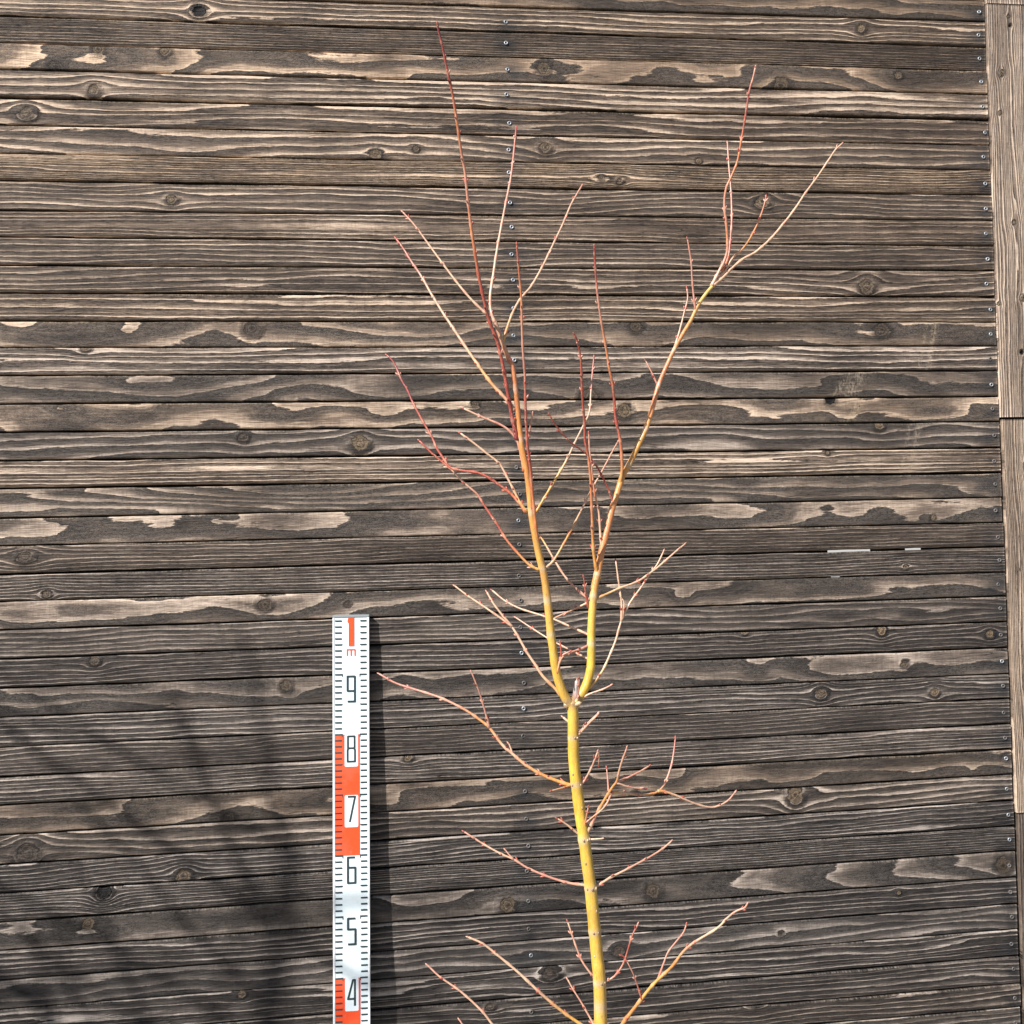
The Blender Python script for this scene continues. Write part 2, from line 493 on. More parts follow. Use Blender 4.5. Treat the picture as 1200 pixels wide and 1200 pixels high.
# what each plank looks like; positions are photo positions, turned into points of the wall below
# kn: (x, y, radius, kind 0 dark .. 1 pale, -1 hole, stretch)   bp: (x, y, half length, half height, ring shift)
FL = dict(flat=1.0, n=1.0, wob=0.50, c0=1.06, wear=.9, fx=4.0)
def S(**k): return k
def Fl(**k):
    d = dict(FL); d.update(k); return d
SPEC = {
 -2: Fl(n=1.4, tone=.9, warm=.8, wear=.6),
 -1: S(n=7, wear=.95, warm=.55, wob=.5, kn=[(233,12,8,-1,1.5),(1009,33,6,.9,1.4)], lr=(1.25,.75)),
 0: S(n=9, wear=.62, warm=.45, wob=.35, lr=(1.3,.6)),
 1: Fl(warm=.85, wear=1.0, c0=1.10, wob=.5, kn=[(115,57,8,.6,1.2),(193,60,7,.7,1.2),(65,79,9,.1,1.6),(637,80,9,.5,1.4),(915,100,11,.5,1.3),(1052,88,6,.5,1.2)],
       bp=[(540,82,60,16,-.40),(430,70,70,9,-.38),(850,92,50,16,-.36),(1040,97,60,16,-.3),(720,88,45,16,-.3)], rp=[(0,285,65,2.4,-1.4)], lr=(1.2,.6)),
 2: S(n=4, wear=1.15, warm=.45, wob=.45, kn=[(110,106,7,.6,1.3)], lr=(1.25,.8)),
 3: S(n=4, wear=.72, warm=.5, wob=.6, kn=[(30,132,9,.4,1.5)], lr=(1.2,.6)),
 4: S(n=3.2, wear=.8, warm=.5, wob=.7, kn=[(440,180,7,.7,1.5),(487,174,4,.5,1.6),(639,173,8,.6,1.4),(818,188,4,.9,1.4)], flat=.35, lr=(1.2,.75)),
 5: S(n=10, wear=1.05, warm=.75, wob=.8, kn=[(704,208,4,.5,1.8),(726,212,4,.5,1.8)], lr=(1.5,.6)),
 6: S(n=5, wear=.72, warm=.45, wob=.9, kn=[(201,233,6,.6,1.7),(893,237,9,.7,1.6)], flat=.25, lr=(1.2,.7)),
 7: S(n=6, wear=.72, warm=.5, wob=.5, lr=(1.3,.75)),
 8: S(n=5, wear=.62, warm=.4, wob=.8, flat=.15, lr=(1.3,.75)),
 9: S(n=5, wear=.68, warm=.4, wob=.7, kn=[(1016,336,11,.4,1.3)], lr=(1.25,.8)),
 10: S(n=5, wear=.9, warm=.5, wob=.45, lr=(1.15,.85)),
 11: Fl(warm=.5, wear=.95, c0=1.08, kn=[(295,385,10,.1,1.5),(745,382,8,.3,1.4),(1033,386,10,.15,1.7)],
        bp=[(155,382,14,9,-.4),(207,384,26,10,-.45),(20,380,25,8,-.4),(340,386,30,12,-.35),(100,396,90,7,-.3),(900,386,70,18,-.36),(985,386,35,18,-.33),(500,386,60,10,-.2)], lr=(1.15,.65)),
 12: S(n=4, wear=1.15, warm=.3, wob=.4, kn=[(100,408,5,.6,1.8)], lr=(1.15,.85)),
 13: Fl(n=1.3, warm=.35, wear=.8, c0=.9, wob=.6, kn=[(690,464,11,.3,1.5)], bp=[(110,450,100,14,-.25),(300,452,80,14,.12)], lr=(1.1,.7), sc=[(1015,430,985,475,10,.6),(1000,430,972,475,6,.5)]),
 14: Fl(n=1.2, warm=.65, wear=1.05, c0=1.04, wob=.6, kn=[(732,481,10,.8,1.1),(973,468,7,-1,1.2),(556,474,5,.4,1.4)],
        bp=[(74,478,22,6,-.5),(190,476,10,4,-.45),(520,490,35,10,-.45),(450,486,30,10,-.35),(1097,483,44,8,-.5),(990,487,20,9,-.45),(850,490,60,7,-.35),(330,480,40,12,-.3),(640,482,25,7,-.3)], lr=(1.05,.95), sc=[(1010,470,985,505,8,.5)]),
 15: S(n=3, wear=.75, warm=.2, wob=.7, flat=.3, kn=[(285,512,6,.15,1.5),(422,519,11,.8,1.15),(1030,499,6,.7,1.8)], lr=(1.1,.75)),
 16: S(n=7, wear=1.0, warm=.5, wob=.4, lr=(1.0,1.1), kn=[(970,531,3,.8,1.6)]),
 17: Fl(n=2.4, warm=.4, wear=.85, c0=.5, wob=1.15, tilt=-1.2, fx=2.2, lr=(1.2,.65)),
 18: Fl(warm=.4, wear=.95, c0=1.08, bp=[(330,622,110,17,-.75),(40,622,80,16,-.5),(600,620,110,14,-.35),(895,602,58,12,-.7),(1000,602,28,10,-.35),(1090,600,60,12,-.3),(1085,606,8,5,.3)], kn=[(1093,606,4,.6,1.3)], lr=(1.1,.75)),
 19: S(n=7, wear=.6, warm=.35, wob=.6, kn=[(30,652,7,.2,2.0)], flat=.1, lr=(1.15,.75)),
 20: S(n=9, wear=.62, warm=.25, wob=.4, kn=[(55,696,5,.4,1.6),(1061,664,3,.9,1.6)], lr=(1.15,.8)),
 21: Fl(warm=.45, wear=.95, c0=1.08, bp=[(125,716,70,11,-.45),(20,724,25,12,-.42),(310,716,36,12,-.32),(370,712,45,14,-.25),(930,698,50,6,-.42),(1000,694,30,7,-.36),(800,700,14,9,-.4),(560,706,60,12,-.12)], kn=[(310,708,8,.2,1.5),(407,707,4,.2,1.6)], lr=(1.15,.75)),
 22: S(n=5, wear=.82, warm=.25, wob=.8, flat=.35, bp=[(1085,722,40,9,-.4),(985,727,28,6,-.35)], lr=(1.2,.85)),
 23: S(n=7, wear=.72, warm=.15, wob=.55, kn=[(110,774,6,.2,1.5),(873,740,4,1,1.4),(1033,738,7,1,1.0),(1160,743,6,.7,1.4)], lr=(1.2,.8)),
 24: Fl(warm=.3, wear=.85, c0=1.08, bp=[(80,813,90,9,-.42),(150,808,35,7,-.2),(262,806,46,9,-.38),(340,814,9,6,-.4),(510,802,25,20,-.34),(887,783,17,11,-.42),(1000,783,62,12,-.42),(720,796,80,8,-.15)], kn=[(335,803,7,.3,1.3),(1060,778,5,.4,1.4)], lr=(1.1,.8)),
 25: S(n=7, wear=.85, warm=.1, wob=.55, kn=[(962,812,8,.4,1.2),(1095,811,6,.7,1.4)], lr=(1.2,.8)),
 26: S(n=6, wear=.62, warm=.2, wob=.9, flat=.2, lr=(1.1,.9)),
 27: S(n=8, wear=.85, warm=.15, wob=.5, kn=[(478,888,5,.5,1.6)], lr=(1.2,.9)),
 28: Fl(warm=.6, wear=.8, c0=1.06, bp=[(92,951,45,5,-.45),(360,938,40,9,-.4),(262,944,14,10,-.35),(450,936,26,8,-.4),(1050,896,130,7,-.32),(785,915,24,12,-.38),(930,910,35,7,-.36),(1140,902,9,6,-.3)], kn=[(268,958,7,.1,1.5)]),
 29: S(n=4.5, wear=.85, warm=.3, wob=.7, flat=.2, kn=[(32,1000,13,.05,1.2),(932,932,12,.55,1.0)], bp=[(960,936,20,9,-.4)], lr=(.9,1.2)),
 30: S(n=7, wear=.82, warm=.05, wob=.9, tilt=1.0, kn=[(215,1026,9,.4,1.4)], lr=(1.1,.9)),
 31: S(n=11, wear=.72, warm=.05, wob=.35, kn=[(121,1045,9,-1,1.15)], lr=(1.2,.8)),
 32: Fl(warm=.2, wear=.8, c0=1.08, bp=[(25,1098,45,12,-.42),(108,1095,40,8,-.42),(290,1076,90,10,-.42),(500,1052,40,9,-.4),(640,1043,60,9,-.32),(720,1040,50,8,-.36)], rp=[(795,1160,1030,-4.0,3.0)], kn=[(103,1082,8,.5,1.1),(594,1061,11,.5,1.0),(765,1044,10,.2,1.3),(1175,1014,12,.2,1.2)], wob=.3),
 33: S(n=5.5, wear=.62, warm=.05, wob=.5, lr=(1.1,.9), kn=[(1053,1046,3,.8,1.2)]),
 34: S(n=3, wear=.72, warm=.05, wob=1.0, flat=.6, tilt=.8, bp=[(280,1152,50,8,-.4),(170,1155,25,8,-.35)], kn=[(725,1114,7,.15,1.5),(915,1094,4,.1,1.3)]),
 35: S(n=5, wear=.66, warm=.05, wob=.7, kn=[(283,1165,5,.4,1.4),(645,1142,9,.02,1.8)], lr=(1.1,.9)),
 36: S(n=6, wear=.66, warm=.1, wob=.6, kn=[(575,1180,5,.1,1.8)]),
 37: S(n=5, wear=.66, warm=.25, wob=.7, kn=[(885,1172,7,.2,1.6)]),
 38: S(n=5, wear=.72, warm=.2, wob=.9, flat=.3),
 39: Fl(warm=.1, wear=.6),
}
wall = empty('plank_wall', (0.0, 0.0, 0.0))
tag(wall, 'wall of dark charred horizontal cedar planks with pale raised grain behind the sapling', 'wall')

STEEL = simple('screw_steel', (0.30, 0.32, 0.34), 0.42, 0.5, 0.5, 0.2, 300)
RECESS = simple('screw_recess', (0.02, 0.02, 0.022), 0.7, 0.2, 0.3, 0.2, 300)


def screw_mesh():
    prof = [(0.0037, 0.0006), (0.0036, -0.0004), (0.0026, -0.0007), (0.00165, -0.0002), (0.0012, 0.0010)]
    nseg = 12
    vs, fs = [], []
    for r, d in prof:
        for k in range(nseg):
            a = 2 * math.pi * k / nseg
            vs.append((r * math.cos(a), d, r * math.sin(a)))
    for j in range(len(prof) - 1):
        for k in range(nseg):
            k2 = (k + 1) % nseg
            fs.append((j * nseg + k, j * nseg + k2, (j + 1) * nseg + k2, (j + 1) * nseg + k))
    fs.append(tuple(range((len(prof) - 1) * nseg, len(prof) * nseg)))
    me = bpy.data.meshes.new('screw')
    me.from_pydata(vs, [], fs)
    me.materials.append(STEEL); me.materials.append(RECESS)
    for p in me.polygons:
        p.use_smooth = True
        if p.index >= 3 * nseg: p.material_index = 1
    me.update()
    return me


SCREW = screw_mesh()
DULL = simple('screw_dull', (0.13, 0.12, 0.115), 0.6, 0.3, 0.4, 0.35, 400)
SCREW_DULL = SCREW.copy(); SCREW_DULL.materials[0] = DULL
SH_ = {}
KMIN, KMAX = -6, 45
gap_r = np.random.default_rng(33)
GAP = {k: gap_r.uniform(0.0021, 0.0034) for k in range(KMIN - 1, KMAX + 3)}
for k, g in {3: .0044, 6: .0034, 10: .0040, 13: .0034, 14: .0036, 16: .0036, 17: .0040, 20: .0038, 24: .0036, 28: .0034, 30: .0034, 32: .0036}.items(): GAP[k] = g
for k in range(KMIN, KMAX + 1):
    ta, tb = line(k); ba, bb = line(k + 1)
    g0, g1 = GAP[k] / 2, GAP[k + 1] / 2
    xm = 0.1
    W = (ta + tb * xm) - (ba + bb * xm) - g0 - g1
    vis = -2 <= k <= 39

    def to_sv(px, py):
        X, Z = wall_xz(px, py)
        h = (ta + tb * X - g0) - (ba + bb * X + g1)
        return X, ((ta + tb * X - g0) - Z) / h * W

    def place(s, v, d, ta=ta, tb=tb, ba=ba, bb=bb, g0=g0, g1=g1, W=W):
        zt = ta + tb * s - g0; zb = ba + bb * s + g1
        return np.stack([s, d, zt + (zb - zt) * v / W], -1)
    rk = np.random.default_rng(500 + k + 50)
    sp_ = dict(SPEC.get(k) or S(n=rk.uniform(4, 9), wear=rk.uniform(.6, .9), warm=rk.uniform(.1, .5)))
    PXM = 0.00146
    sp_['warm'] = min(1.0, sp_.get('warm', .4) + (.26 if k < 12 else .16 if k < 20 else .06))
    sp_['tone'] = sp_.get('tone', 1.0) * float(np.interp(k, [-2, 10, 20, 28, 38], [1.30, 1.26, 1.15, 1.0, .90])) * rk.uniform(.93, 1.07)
    sp_['knots'] = [to_sv(x, y) + (r * PXM, kk, ax) for (x, y, r, kk, ax) in sp_.get('kn', ())]
    sp_['bumps'] = [to_sv(x, y) + (hx * PXM, hy * PXM, am) for (x, y, hx, hy, am) in sp_.get('bp', ())]
    sp_['ramps'] = [(to_sv(x0, y0)[0], to_sv(x1, y0)[0], am, vv) for (x0, x1, y0, am, vv) in sp_.get('rp', ())]
    sp_['scuffs'] = [to_sv(x0, y0) + to_sv(x1, y1) + (sw * PXM, am) for (x0, y0, x1, y1, sw, am) in sp_.get('sc', ())]
    if k in (15, 16, 11, 12): sp_['scuffs'] += [(0.995 - 0.010 * (k - 11), 0, 0.985 - 0.010 * (k - 11), W, .006, .55), (0.978 - 0.010 * (k - 11), 0, 0.968 - 0.010 * (k - 11), W, .003, .4)]
    sp_['dy'] = rk.uniform(-.0010, .0012); sp_['cup'] = rk.uniform(-.0009, .0009); SH_[k] = sp_['dy']
    scr = []
    for xc in (XN, XE - 0.0135):
        scr.append((xc + rk.normal(0, .0016), W * 0.52 + rk.normal(0, .0022)))
    stains = [(q, qv, rk.uniform(.008, .020)) for q, qv in scr]
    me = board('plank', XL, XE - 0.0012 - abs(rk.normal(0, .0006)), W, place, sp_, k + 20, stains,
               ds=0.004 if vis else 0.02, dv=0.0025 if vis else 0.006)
    po = link('plank', me, wall)
    for q, qv in scr:
        so = link('screw', SCREW if (k < 12 or rk.random() < .25) else SCREW_DULL, po)
        pz = place(np.array(q), np.array(qv), np.array(0.0))
        so.location = (pz[0], -0.0010 + rk.uniform(-0.0003, 0.0006) + SH_.get(k, 0.0), pz[2])
        so.rotation_euler = (rk.normal(0, .12), rk.uniform(0, 6), rk.normal(0, .12))

# vertical trim boards closing the planks' right end
def trim(z1, z0, xoff, spec, seed, yf):
    x0 = XE + xoff
    Wt = 0.150
    def place(s, v, d):
        return np.stack([x0 + v, yf + d, z0 + s], -1)
    me = board('trim_board', 0.0, z1 - z0, Wt, place, spec, seed, (), thick=0.020, ds=0.004, dv=0.0028, rot90=True, mat=TRIMW)
    return link('trim_board', me, wall)

zj = [wall_xz(1170, y)[1] for y in (5.5, 490.5, 953.5)]
tr = S(n=36, wear=1.0, warm=.4, wob=1.1, tone=1.0, edge=.5)
def tk(z0, lst):
    r = []
    for (x, y, rad, kk, ax) in lst:
        X, Z = wall_xz(x, y)
        r.append((Z - z0, X - XE, rad * .00146, kk, ax))
    return r
zt_top = line(KMIN)[0]
trim(zt_top, zj[0] + .0006, 0.0010, dict(tr), 301, -.0035)
trim(zj[0] - .0006, zj[1] + .0022, 0.0006, dict(tr, knots=tk(zj[1] + .0022, [(1172,87,4.5,.9,1.2),(1180,21,2.5,.7,1.0),(1182,31,2.4,-1,1.1),(1170,134,3,.9,1.2),(1187,262,3,.9,1.2),(1169,357,2.5,.9,1.1),(1197,350,4,.9,1.1),(1196,413,3,-1,1.4)])), 302, -.0042)
trim(zj[1] - .0016, zj[2] + .0004, 0.0034, dict(tr, warm=.55, n=38, knots=tk(zj[2], [(1200,548,4,-1,1.3)])), 303, -.0038)
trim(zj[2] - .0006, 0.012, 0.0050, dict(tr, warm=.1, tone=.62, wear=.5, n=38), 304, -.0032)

# dark backing with the chinks that let daylight through
BACK = simple('backing_board', (0.016, 0.014, 0.013), 0.9, 0, 0.2)
def backing():
    zs = [0.01, zt_top]
    chinks = []
    for (x0, x1, y, hh) in ((971, 1021.5, 644, .006), (1062, 1081, 642.5, .006), (975, 986, 676, .005)):
        X0, Z = wall_xz(x0, y, .016); X1, _ = wall_xz(x1, y, .016)
        chinks.append((X0, X1, Z, hh))
    rects = []
    za, zb = chinks[0][2], chinks[2][2]
    h = .006
    x0, x1 = XL, XE + .14
    rects.append((x0, x1, za + h, zt_top))
    cur = x0
    for c in chinks[:2]:
        rects.append((cur, c[0], za - h, za + h)); cur = c[1]
    rects.append((cur, x1, za - h, za + h))
    rects.append((x0, x1, zb + h, za - h))
    rects.append((x0, chinks[2][0], zb - h, zb + h)); rects.append((chinks[2][1], x1, zb - h, zb + h))
    rects.append((x0, x1, .01, zb - h))
    vs, fs = [], []
    for (a, b, c, d) in rects:
        i = len(vs)
        for yy in (.0205, .0225):
            vs += [(a, yy, c), (b, yy, c), (b, yy, d), (a, yy, d)]
        fs += [(i, i + 1, i + 2, i + 3), (i + 7, i + 6, i + 5, i + 4), (i, i + 4, i + 5, i + 1), (i + 1, i + 5, i + 6, i + 2), (i + 2, i + 6, i + 7, i + 3), (i + 3, i + 7, i + 4, i)]
    me = bpy.data.meshes.new('backing_board')
    me.from_pydata(vs, [], fs)
    me.materials.append(BACK)
    return link('backing_board', me, wall)
backing()
BACKDROP = simple('slit_backdrop_white', (0.38, 0.38, 0.37), 0.85, 0, 0.2, 0.05, 8)  # pale wall added behind the planks so the chinks read bright
tag(link('slit_backdrop', box_me('slit_backdrop', -3.0, 7.0, 6.0, 6.15, 0.0, 2.4, BACKDROP)),
    'pale backdrop wall added behind the planks to brighten the slits in their gaps', 'wall')

# ------------------------------------------------------------------ measuring staff
def paint(name, colour, rough):
    n = N(name)
    co = n.objco()
    a = n.noise(co, 18, 4, 0.65); b = n.noise(n.vmul(co, (700, 700, 60)), 1.0, 3, 0.6)
    c = n.mix(n.math('MULTIPLY', n.ramp(a, [(0.48, 0), (0.75, 1)]), 0.16), colour, (0.45, 0.42, 0.36))
    c = n.mix(n.math('MULTIPLY', n.ramp(b, [(0.64, 0), (0.72, 1)]), 0.22), c, (0.38, 0.37, 0.34))
    n.bump(n.math('ADD', a, n.math('MULTIPLY', b, 0.15)), 0.15, 0.001)
    n.set(Base_Color=c, Roughness=n.fmix(b, rough, rough + 0.25))
    return n.mat


PAINT_W = paint('staff_white', (0.72, 0.815, 0.85), 0.24)
PAINT_R = paint('staff_red', (0.78, 0.075, 0.018), 0.26)
PAINT_K = simple('staff_black', (0.022, 0.040, 0.045), 0.4, 0, 0.5, 0.15, 60)
ALU = simple('staff_edge', (0.82, 0.84, 0.85), 0.35, 0.0, 0.6, 0.05, 50)
GREY = simple('staff_cap', (0.24, 0.27, 0.28), 0.5, 0, 0.4, 0.1, 60)
Tp = Vector(at(411.2, 720.6, -.012))
Bp = Vector(at(412.2, 1200, -.012 - .0195))
ax = (Tp - Bp).normalized()
base = Tp - ax * (Tp.z / ax.z)
Lst = (Tp - base).length
xdir = Vector((1, 0.0, 0.0)); xdir = (xdir - ax * xdir.dot(ax)).normalized()
ydir = ax.cross(xdir)                                   # towards the wall
staff = empty('measuring_staff', base)
staff.matrix_world = Matrix.Translation(base) @ Matrix((xdir, ydir, ax)).transposed().to_4x4()
tag(staff, 'white measuring staff with red blocks and black numerals leaning on the dark planks', 'measuring staff')
SW = 0.0610
HW = SW / 2
TH = 0.0100
link('staff_body', box_me('staff_body', -HW + .002, HW - .002, 0.0003, TH, 0.0, Lst - .004, PAINT_W), staff)
for sg in (-1, 1):
    x0, x1 = sorted((sg * HW, sg * (HW - .0034)))
    link('staff_edge', box_me('staff_edge', x0, x1, -.0006, TH + .0004, 0.0, Lst - .004, ALU, .0006), staff)
link('staff_cap', box_me('staff_cap', -HW - .0002, HW + .0002, -.0010, TH + .0006, Lst - .004, Lst, GREY, .0006), staff)


def flat_mesh(name, polys, y, mat):
    vs, fs = [], []
    for p in polys:
        i = len(vs)
        vs += [(a, y, b) for a, b in p]
        fs.append(tuple(range(i, i + len(p))))
    me = bpy.data.meshes.new(name)
    me.from_pydata(vs, [], fs)
    me.materials.append(mat)
    return link(name, me, staff)


def X(px): return (px - 21.25) * SW / 42.5              # photo pixels from the staff's left edge
def rect(a, b, c, d): return [(a, c), (b, c), (b, d), (a, d)]
def rrect(a, b, c, d, r):
    p = []
    for (ox, oz, t0) in ((b - r, c + r, -90), (b - r, d - r, 0), (a + r, d - r, 90), (a + r, c + r, 180)):
        for k in range(4):
            t = math.radians(t0 + 30 * k); p.append((ox + r * math.cos(t), oz + r * math.sin(t)))
    return p


ticks = []
for i in range(1, 100):
    z = i / 100 * Lst
    hh = .0013
    for (a, b, inner) in ((X(2.9), X(10.6), 1), (X(32.1), X(39.7), -1)):
        dz = 0.0
        if i % 10 == 0:
            if inner > 0: b2, a2 = b + .0016, a
            else: a2, b2 = a - .0016, b
            ticks.append(rect(a2, b2, z - hh, z + hh))
            e = b2 if inner > 0 else a2
            ticks.append(rect(min(e, e - inner * .0011), max(e, e - inner * .0011), z - hh - .0030, z - hh))
        elif i % 5 == 0:
            if inner > 0: ticks.append([(a, z - hh), (b - .0004, z - hh), (b + .0016, z + hh), (a, z + hh)])
            else: ticks.append([(a + .0004, z - hh), (b, z - hh), (b, z + hh), (a - .0016, z + hh)])
        else:
            ticks.append(rect(a, b, z - hh, z + hh))
flat_mesh('graduation_marks', ticks, -.0004, PAINT_K)['kind'] = 'stuff'
for zz in (.8, .4):
    z1, z0 = zz * Lst, (zz - .2) * Lst
    flat_mesh('red_block', [rect(X(2.75), X(31.2), z0, z1)], -.0001, PAINT_R)
    for q in (zz, zz - .1):
        flat_mesh('numeral_panel', [rrect(X(13.7), X(29.2), q * Lst - .0535, q * Lst + (.0002 if q == zz else -.0006), .0022)], -.0002, PAINT_W)


def stroke(pts, w, closed=False):
    """outlined numeral: one quad per stroke and a disc at each joint"""
    polys = []
    n = len(pts)
    for i in range(n if closed else n - 1):
        a = Vector((pts[i][0], pts[i][1], 0)); b = Vector((pts[(i + 1) % n][0], pts[(i + 1) % n][1], 0))
        d = (b - a).normalized(); p = Vector((-d.y, d.x, 0)) * w / 2
        polys.append([tuple((a - p)[:2]), tuple((b - p)[:2]), tuple((b + p)[:2]), tuple((a + p)[:2])])
    return polys, pts


def numeral(segs, x0, x1, z0, z1, w, mat, name='numeral'):
    import bmesh
    polys, joints = [], []
    for pts, closed in segs:
        P = [(x0 + w / 2 + (x1 - x0 - w) * u, z0 + w / 2 + (z1 - z0 - w) * v) for u, v in pts]
        a, b = stroke(P, w, closed)
        polys += a
        joints += b if closed else b[1:-1]
    ob = None
    vs, fs = [], []
    k = 0
    for p in polys:                                     # every stroke a hair in front of the last so none coincide
        i = len(vs); vs += [(a, -.0004 - k * 2e-6, b) for a, b in p]; fs.append(tuple(range(i, i + 4))); k += 1
    for (a, b) in joints:
        i = len(vs)
        vs += [(a + w / 2 * math.cos(t * math.pi / 6), -.0004 - k * 2e-6, b + w / 2 * math.sin(t * math.pi / 6)) for t in range(12)]
        fs.append(tuple(range(i, i + 12))); k += 1
    me = bpy.data.meshes.new(name)
    me.from_pydata(vs, [], fs)
    me.materials.append(mat)
    return link(name, me, staff)


DIG = {
 9: [([(0, 0), (1, 0), (1, 1), (0, 1), (0, .42), (1, .42)], False)],
 8: [([(.05, .53), (.05, 1), (.95, 1), (.95, .53)], True), ([(0, 0), (0, .46), (.12, .53), (.88, .53), (1, .46), (1, 0)], True)],
 7: [([(0, 1), (1, 1), (.28, 0)], False)],
 6: [([(.95, 1), (0, 1), (0, 0), (1, 0), (1, .6), (0, .6)], False)],
 5: [([(1, 1), (0, 1), (0, .58), (1, .58), (1, 0), (0, 0)], False)],
 4: [([(.92, 0), (.92, 1), (.66, 1), (0, .27), (.92, .27)], False)],
 3: [([(0, 1), (1, 1), (1, 0), (0, 0)], False), ([(.2, .54), (1, .54)], False)],
 2: [([(0, 1), (1, 1), (1, .52), (0, .52), (0, 0), (1, 0)], False)],
 1: [([(.5, 0), (.5, 1)], False)],
}
for d in range(1, 10):
    zt = d / 10 * Lst - .0016
    numeral(DIG[d], X(16), X(26.8), zt - .0452, zt, .0033, PAINT_K)
# the red metre mark
zt = Lst - .0040
o1 = flat_mesh('numeral', [[(X(18.2), zt), (X(25.0), zt), (X(25.0), zt - .0486), (X(18.6), zt - .0486), (X(18.6), zt - .0096), (X(17.2), zt - .0086), (X(17.2), zt - .006)]], -.0004, PAINT_R)
o1['label'] = 'large red figure one'
numeral([([(0, 0), (0, 1), (1, 1), (1, 0)], False), ([(.5, 0), (.5, 1)], False)], X(16.2), X(26.6), zt - .0660, zt - .0534, .0020, PAINT_R, 'unit_letter')

# ------------------------------------------------------------------ the maple sapling
def bark_material(name):
    n = N(name)
    at_ = n.attr('bark')
    co = n.objco()
    z1 = n.noise(n.vmul(co, (260, 260, 60)), 1.0, 4, 0.6)
    z2 = n.noise(n.vmul(co, (900, 900, 500)), 1.0, 2, 0.5)
    z3 = n.noise(co, 22, 3, 0.6)
    c = n.mix(1.0, at_.outputs['Color'], n.math('ADD', n.math('MULTIPLY', z1, 0.95), 0.50), 'MULTIPLY')
    c = n.mix(n.math('MULTIPLY', n.ramp(z3, [(0.38, 0), (0.66, 1)]), 0.65), c, n.mix(1.0, at_.outputs['Color'], (0.62, 0.52, 0.55, 1), 'MULTIPLY'))
    c = n.mix(n.math('MULTIPLY', n.ramp(z2, [(0.60, 0), (0.66, 1)]), 0.45), c, (0.50, 0.40, 0.26))
    z4 = n.noise(n.vmul(co, (500, 500, 190)), 1.0, 3, 0.6)
    c = n.mix(n.math('MULTIPLY', n.ramp(z4, [(0.60, 0), (0.70, 1)]), 0.45), c, (0.16, 0.095, 0.04))
    n.bump(n.math('ADD', z1, n.math('MULTIPLY', z2, 0.4)), 0.5, 0.0008)
    n.set(Base_Color=c, Roughness=n.fmix(z1, 0.30, 0.50))
    n.bsdf.inputs['Specular IOR Level'].default_value = 0.55
    return n.mat


BARK = bark_material('maple_bark')
C = {'yel': (.60, .375, .058), 'yel2': (.60, .325, .07), 'ora': (.58, .25, .07), 'oran': (.55, .20, .08), 'red': (.36, .075, .05),
     'dred': (.25, .045, .045), 'crm': (.60, .385, .255), 'pnk': (.54, .265, .19), 'tan': (.55, .42, .26), 'gry': (.42, .39, .36), 'brn': (.30, .21, .12), 'grn': (.56, .43, .13), 'lime': (.61, .40, .045)}


def smooth_curve(P, per):
    P = np.array(P, float)
    if len(P) == 2: P = np.array([P[0], (P[0] + P[1]) / 2, P[1]])
    out = []
    E = np.concatenate([[2 * P[0] - P[1]], P, [2 * P[-1] - P[-2]]])
    for i in range(len(P) - 1):
        p0, p1, p2, p3 = E[i:i + 4]
        for t in np.arange(per) / per:
            out.append(0.5 * ((2 * p1) + (-p0 + p2) * t + (2 * p0 - 5 * p1 + 4 * p2 - p3) * t * t + (-p0 + 3 * p1 - 3 * p2 + p3) * t ** 3))
    out.append(P[-1])
    return np.array(out)


def tube(points, radii, cols, seg=8, nodes=(), buds=(), rnd=None):
    """tapered tube along points with swollen nodes and small paired buds"""
    P = np.array(points); n = len(P)
    T = np.gradient(P, axis=0); T /= np.linalg.norm(T, axis=1)[:, None] + 1e-12
    vs, cs, fs = [], [], []
    ref = np.array([0.0, 1.0, 0.0])
    for i in range(n):
        a = np.cross(T[i], ref); a /= np.linalg.norm(a) + 1e-12; b = np.cross(a, T[i])
        for k in range(seg):
            t = 2 * math.pi * k / seg
            vs.append(P[i] + radii[i] * (math.cos(t) * a + math.sin(t) * b)); cs.append(cols[i])
    for i in range(n - 1):
        for k in range(seg):
            k2 = (k + 1) % seg
            fs.append((i * seg + k, i * seg + k2, (i + 1) * seg + k2, (i + 1) * seg + k))
    i0 = len(vs); vs.append(P[0] - T[0] * radii[0] * .5); cs.append(cols[0])
    i1 = len(vs); vs.append(P[-1] + T[-1] * radii[-1] * 1.2); cs.append(cols[-1])
    for k in range(seg):
        k2 = (k + 1) % seg
        fs.append((k2, k, i0)); fs.append(((n - 1) * seg + k, (n - 1) * seg + k2, i1))
    for (bi, ang, ln, rad, colr) in buds:
        a = np.cross(T[bi], ref); a /= np.linalg.norm(a) + 1e-12; b = np.cross(a, T[bi])
        d = math.cos(ang) * a + math.sin(ang) * b
        axis = T[bi] * .86 + d * (.5 if bi < n - 1 else .08); axis /= np.linalg.norm(axis)
        o = P[bi] + d * radii[bi] * (.75 if bi < n - 1 else 0.0)
        u = np.cross(axis, T[bi] + .01); u /= np.linalg.norm(u) + 1e-12; w = np.cross(axis, u)
        j = len(vs)
        for (h, rr) in ((0, .75), (.4, 1.0), (.75, .6)):
            for k in range(5):
                t = 2 * math.pi * k / 5
                vs.append(o + axis * ln * h + rad * rr * (math.cos(t) * u + math.sin(t) * w)); cs.append(colr)
        vs.append(o + axis * ln); cs.append(colr)
        for r_ in range(2):
            for k in range(5):
                k2 = (k + 1) % 5
                fs.append((j + r_ * 5 + k, j + r_ * 5 + k2, j + r_ * 5 + 5 + k2, j + r_ * 5 + 5 + k))
        for k in range(5): fs.append((j + 10 + k, j + 10 + (k + 1) % 5, j + 15))
    return vs, cs, fs


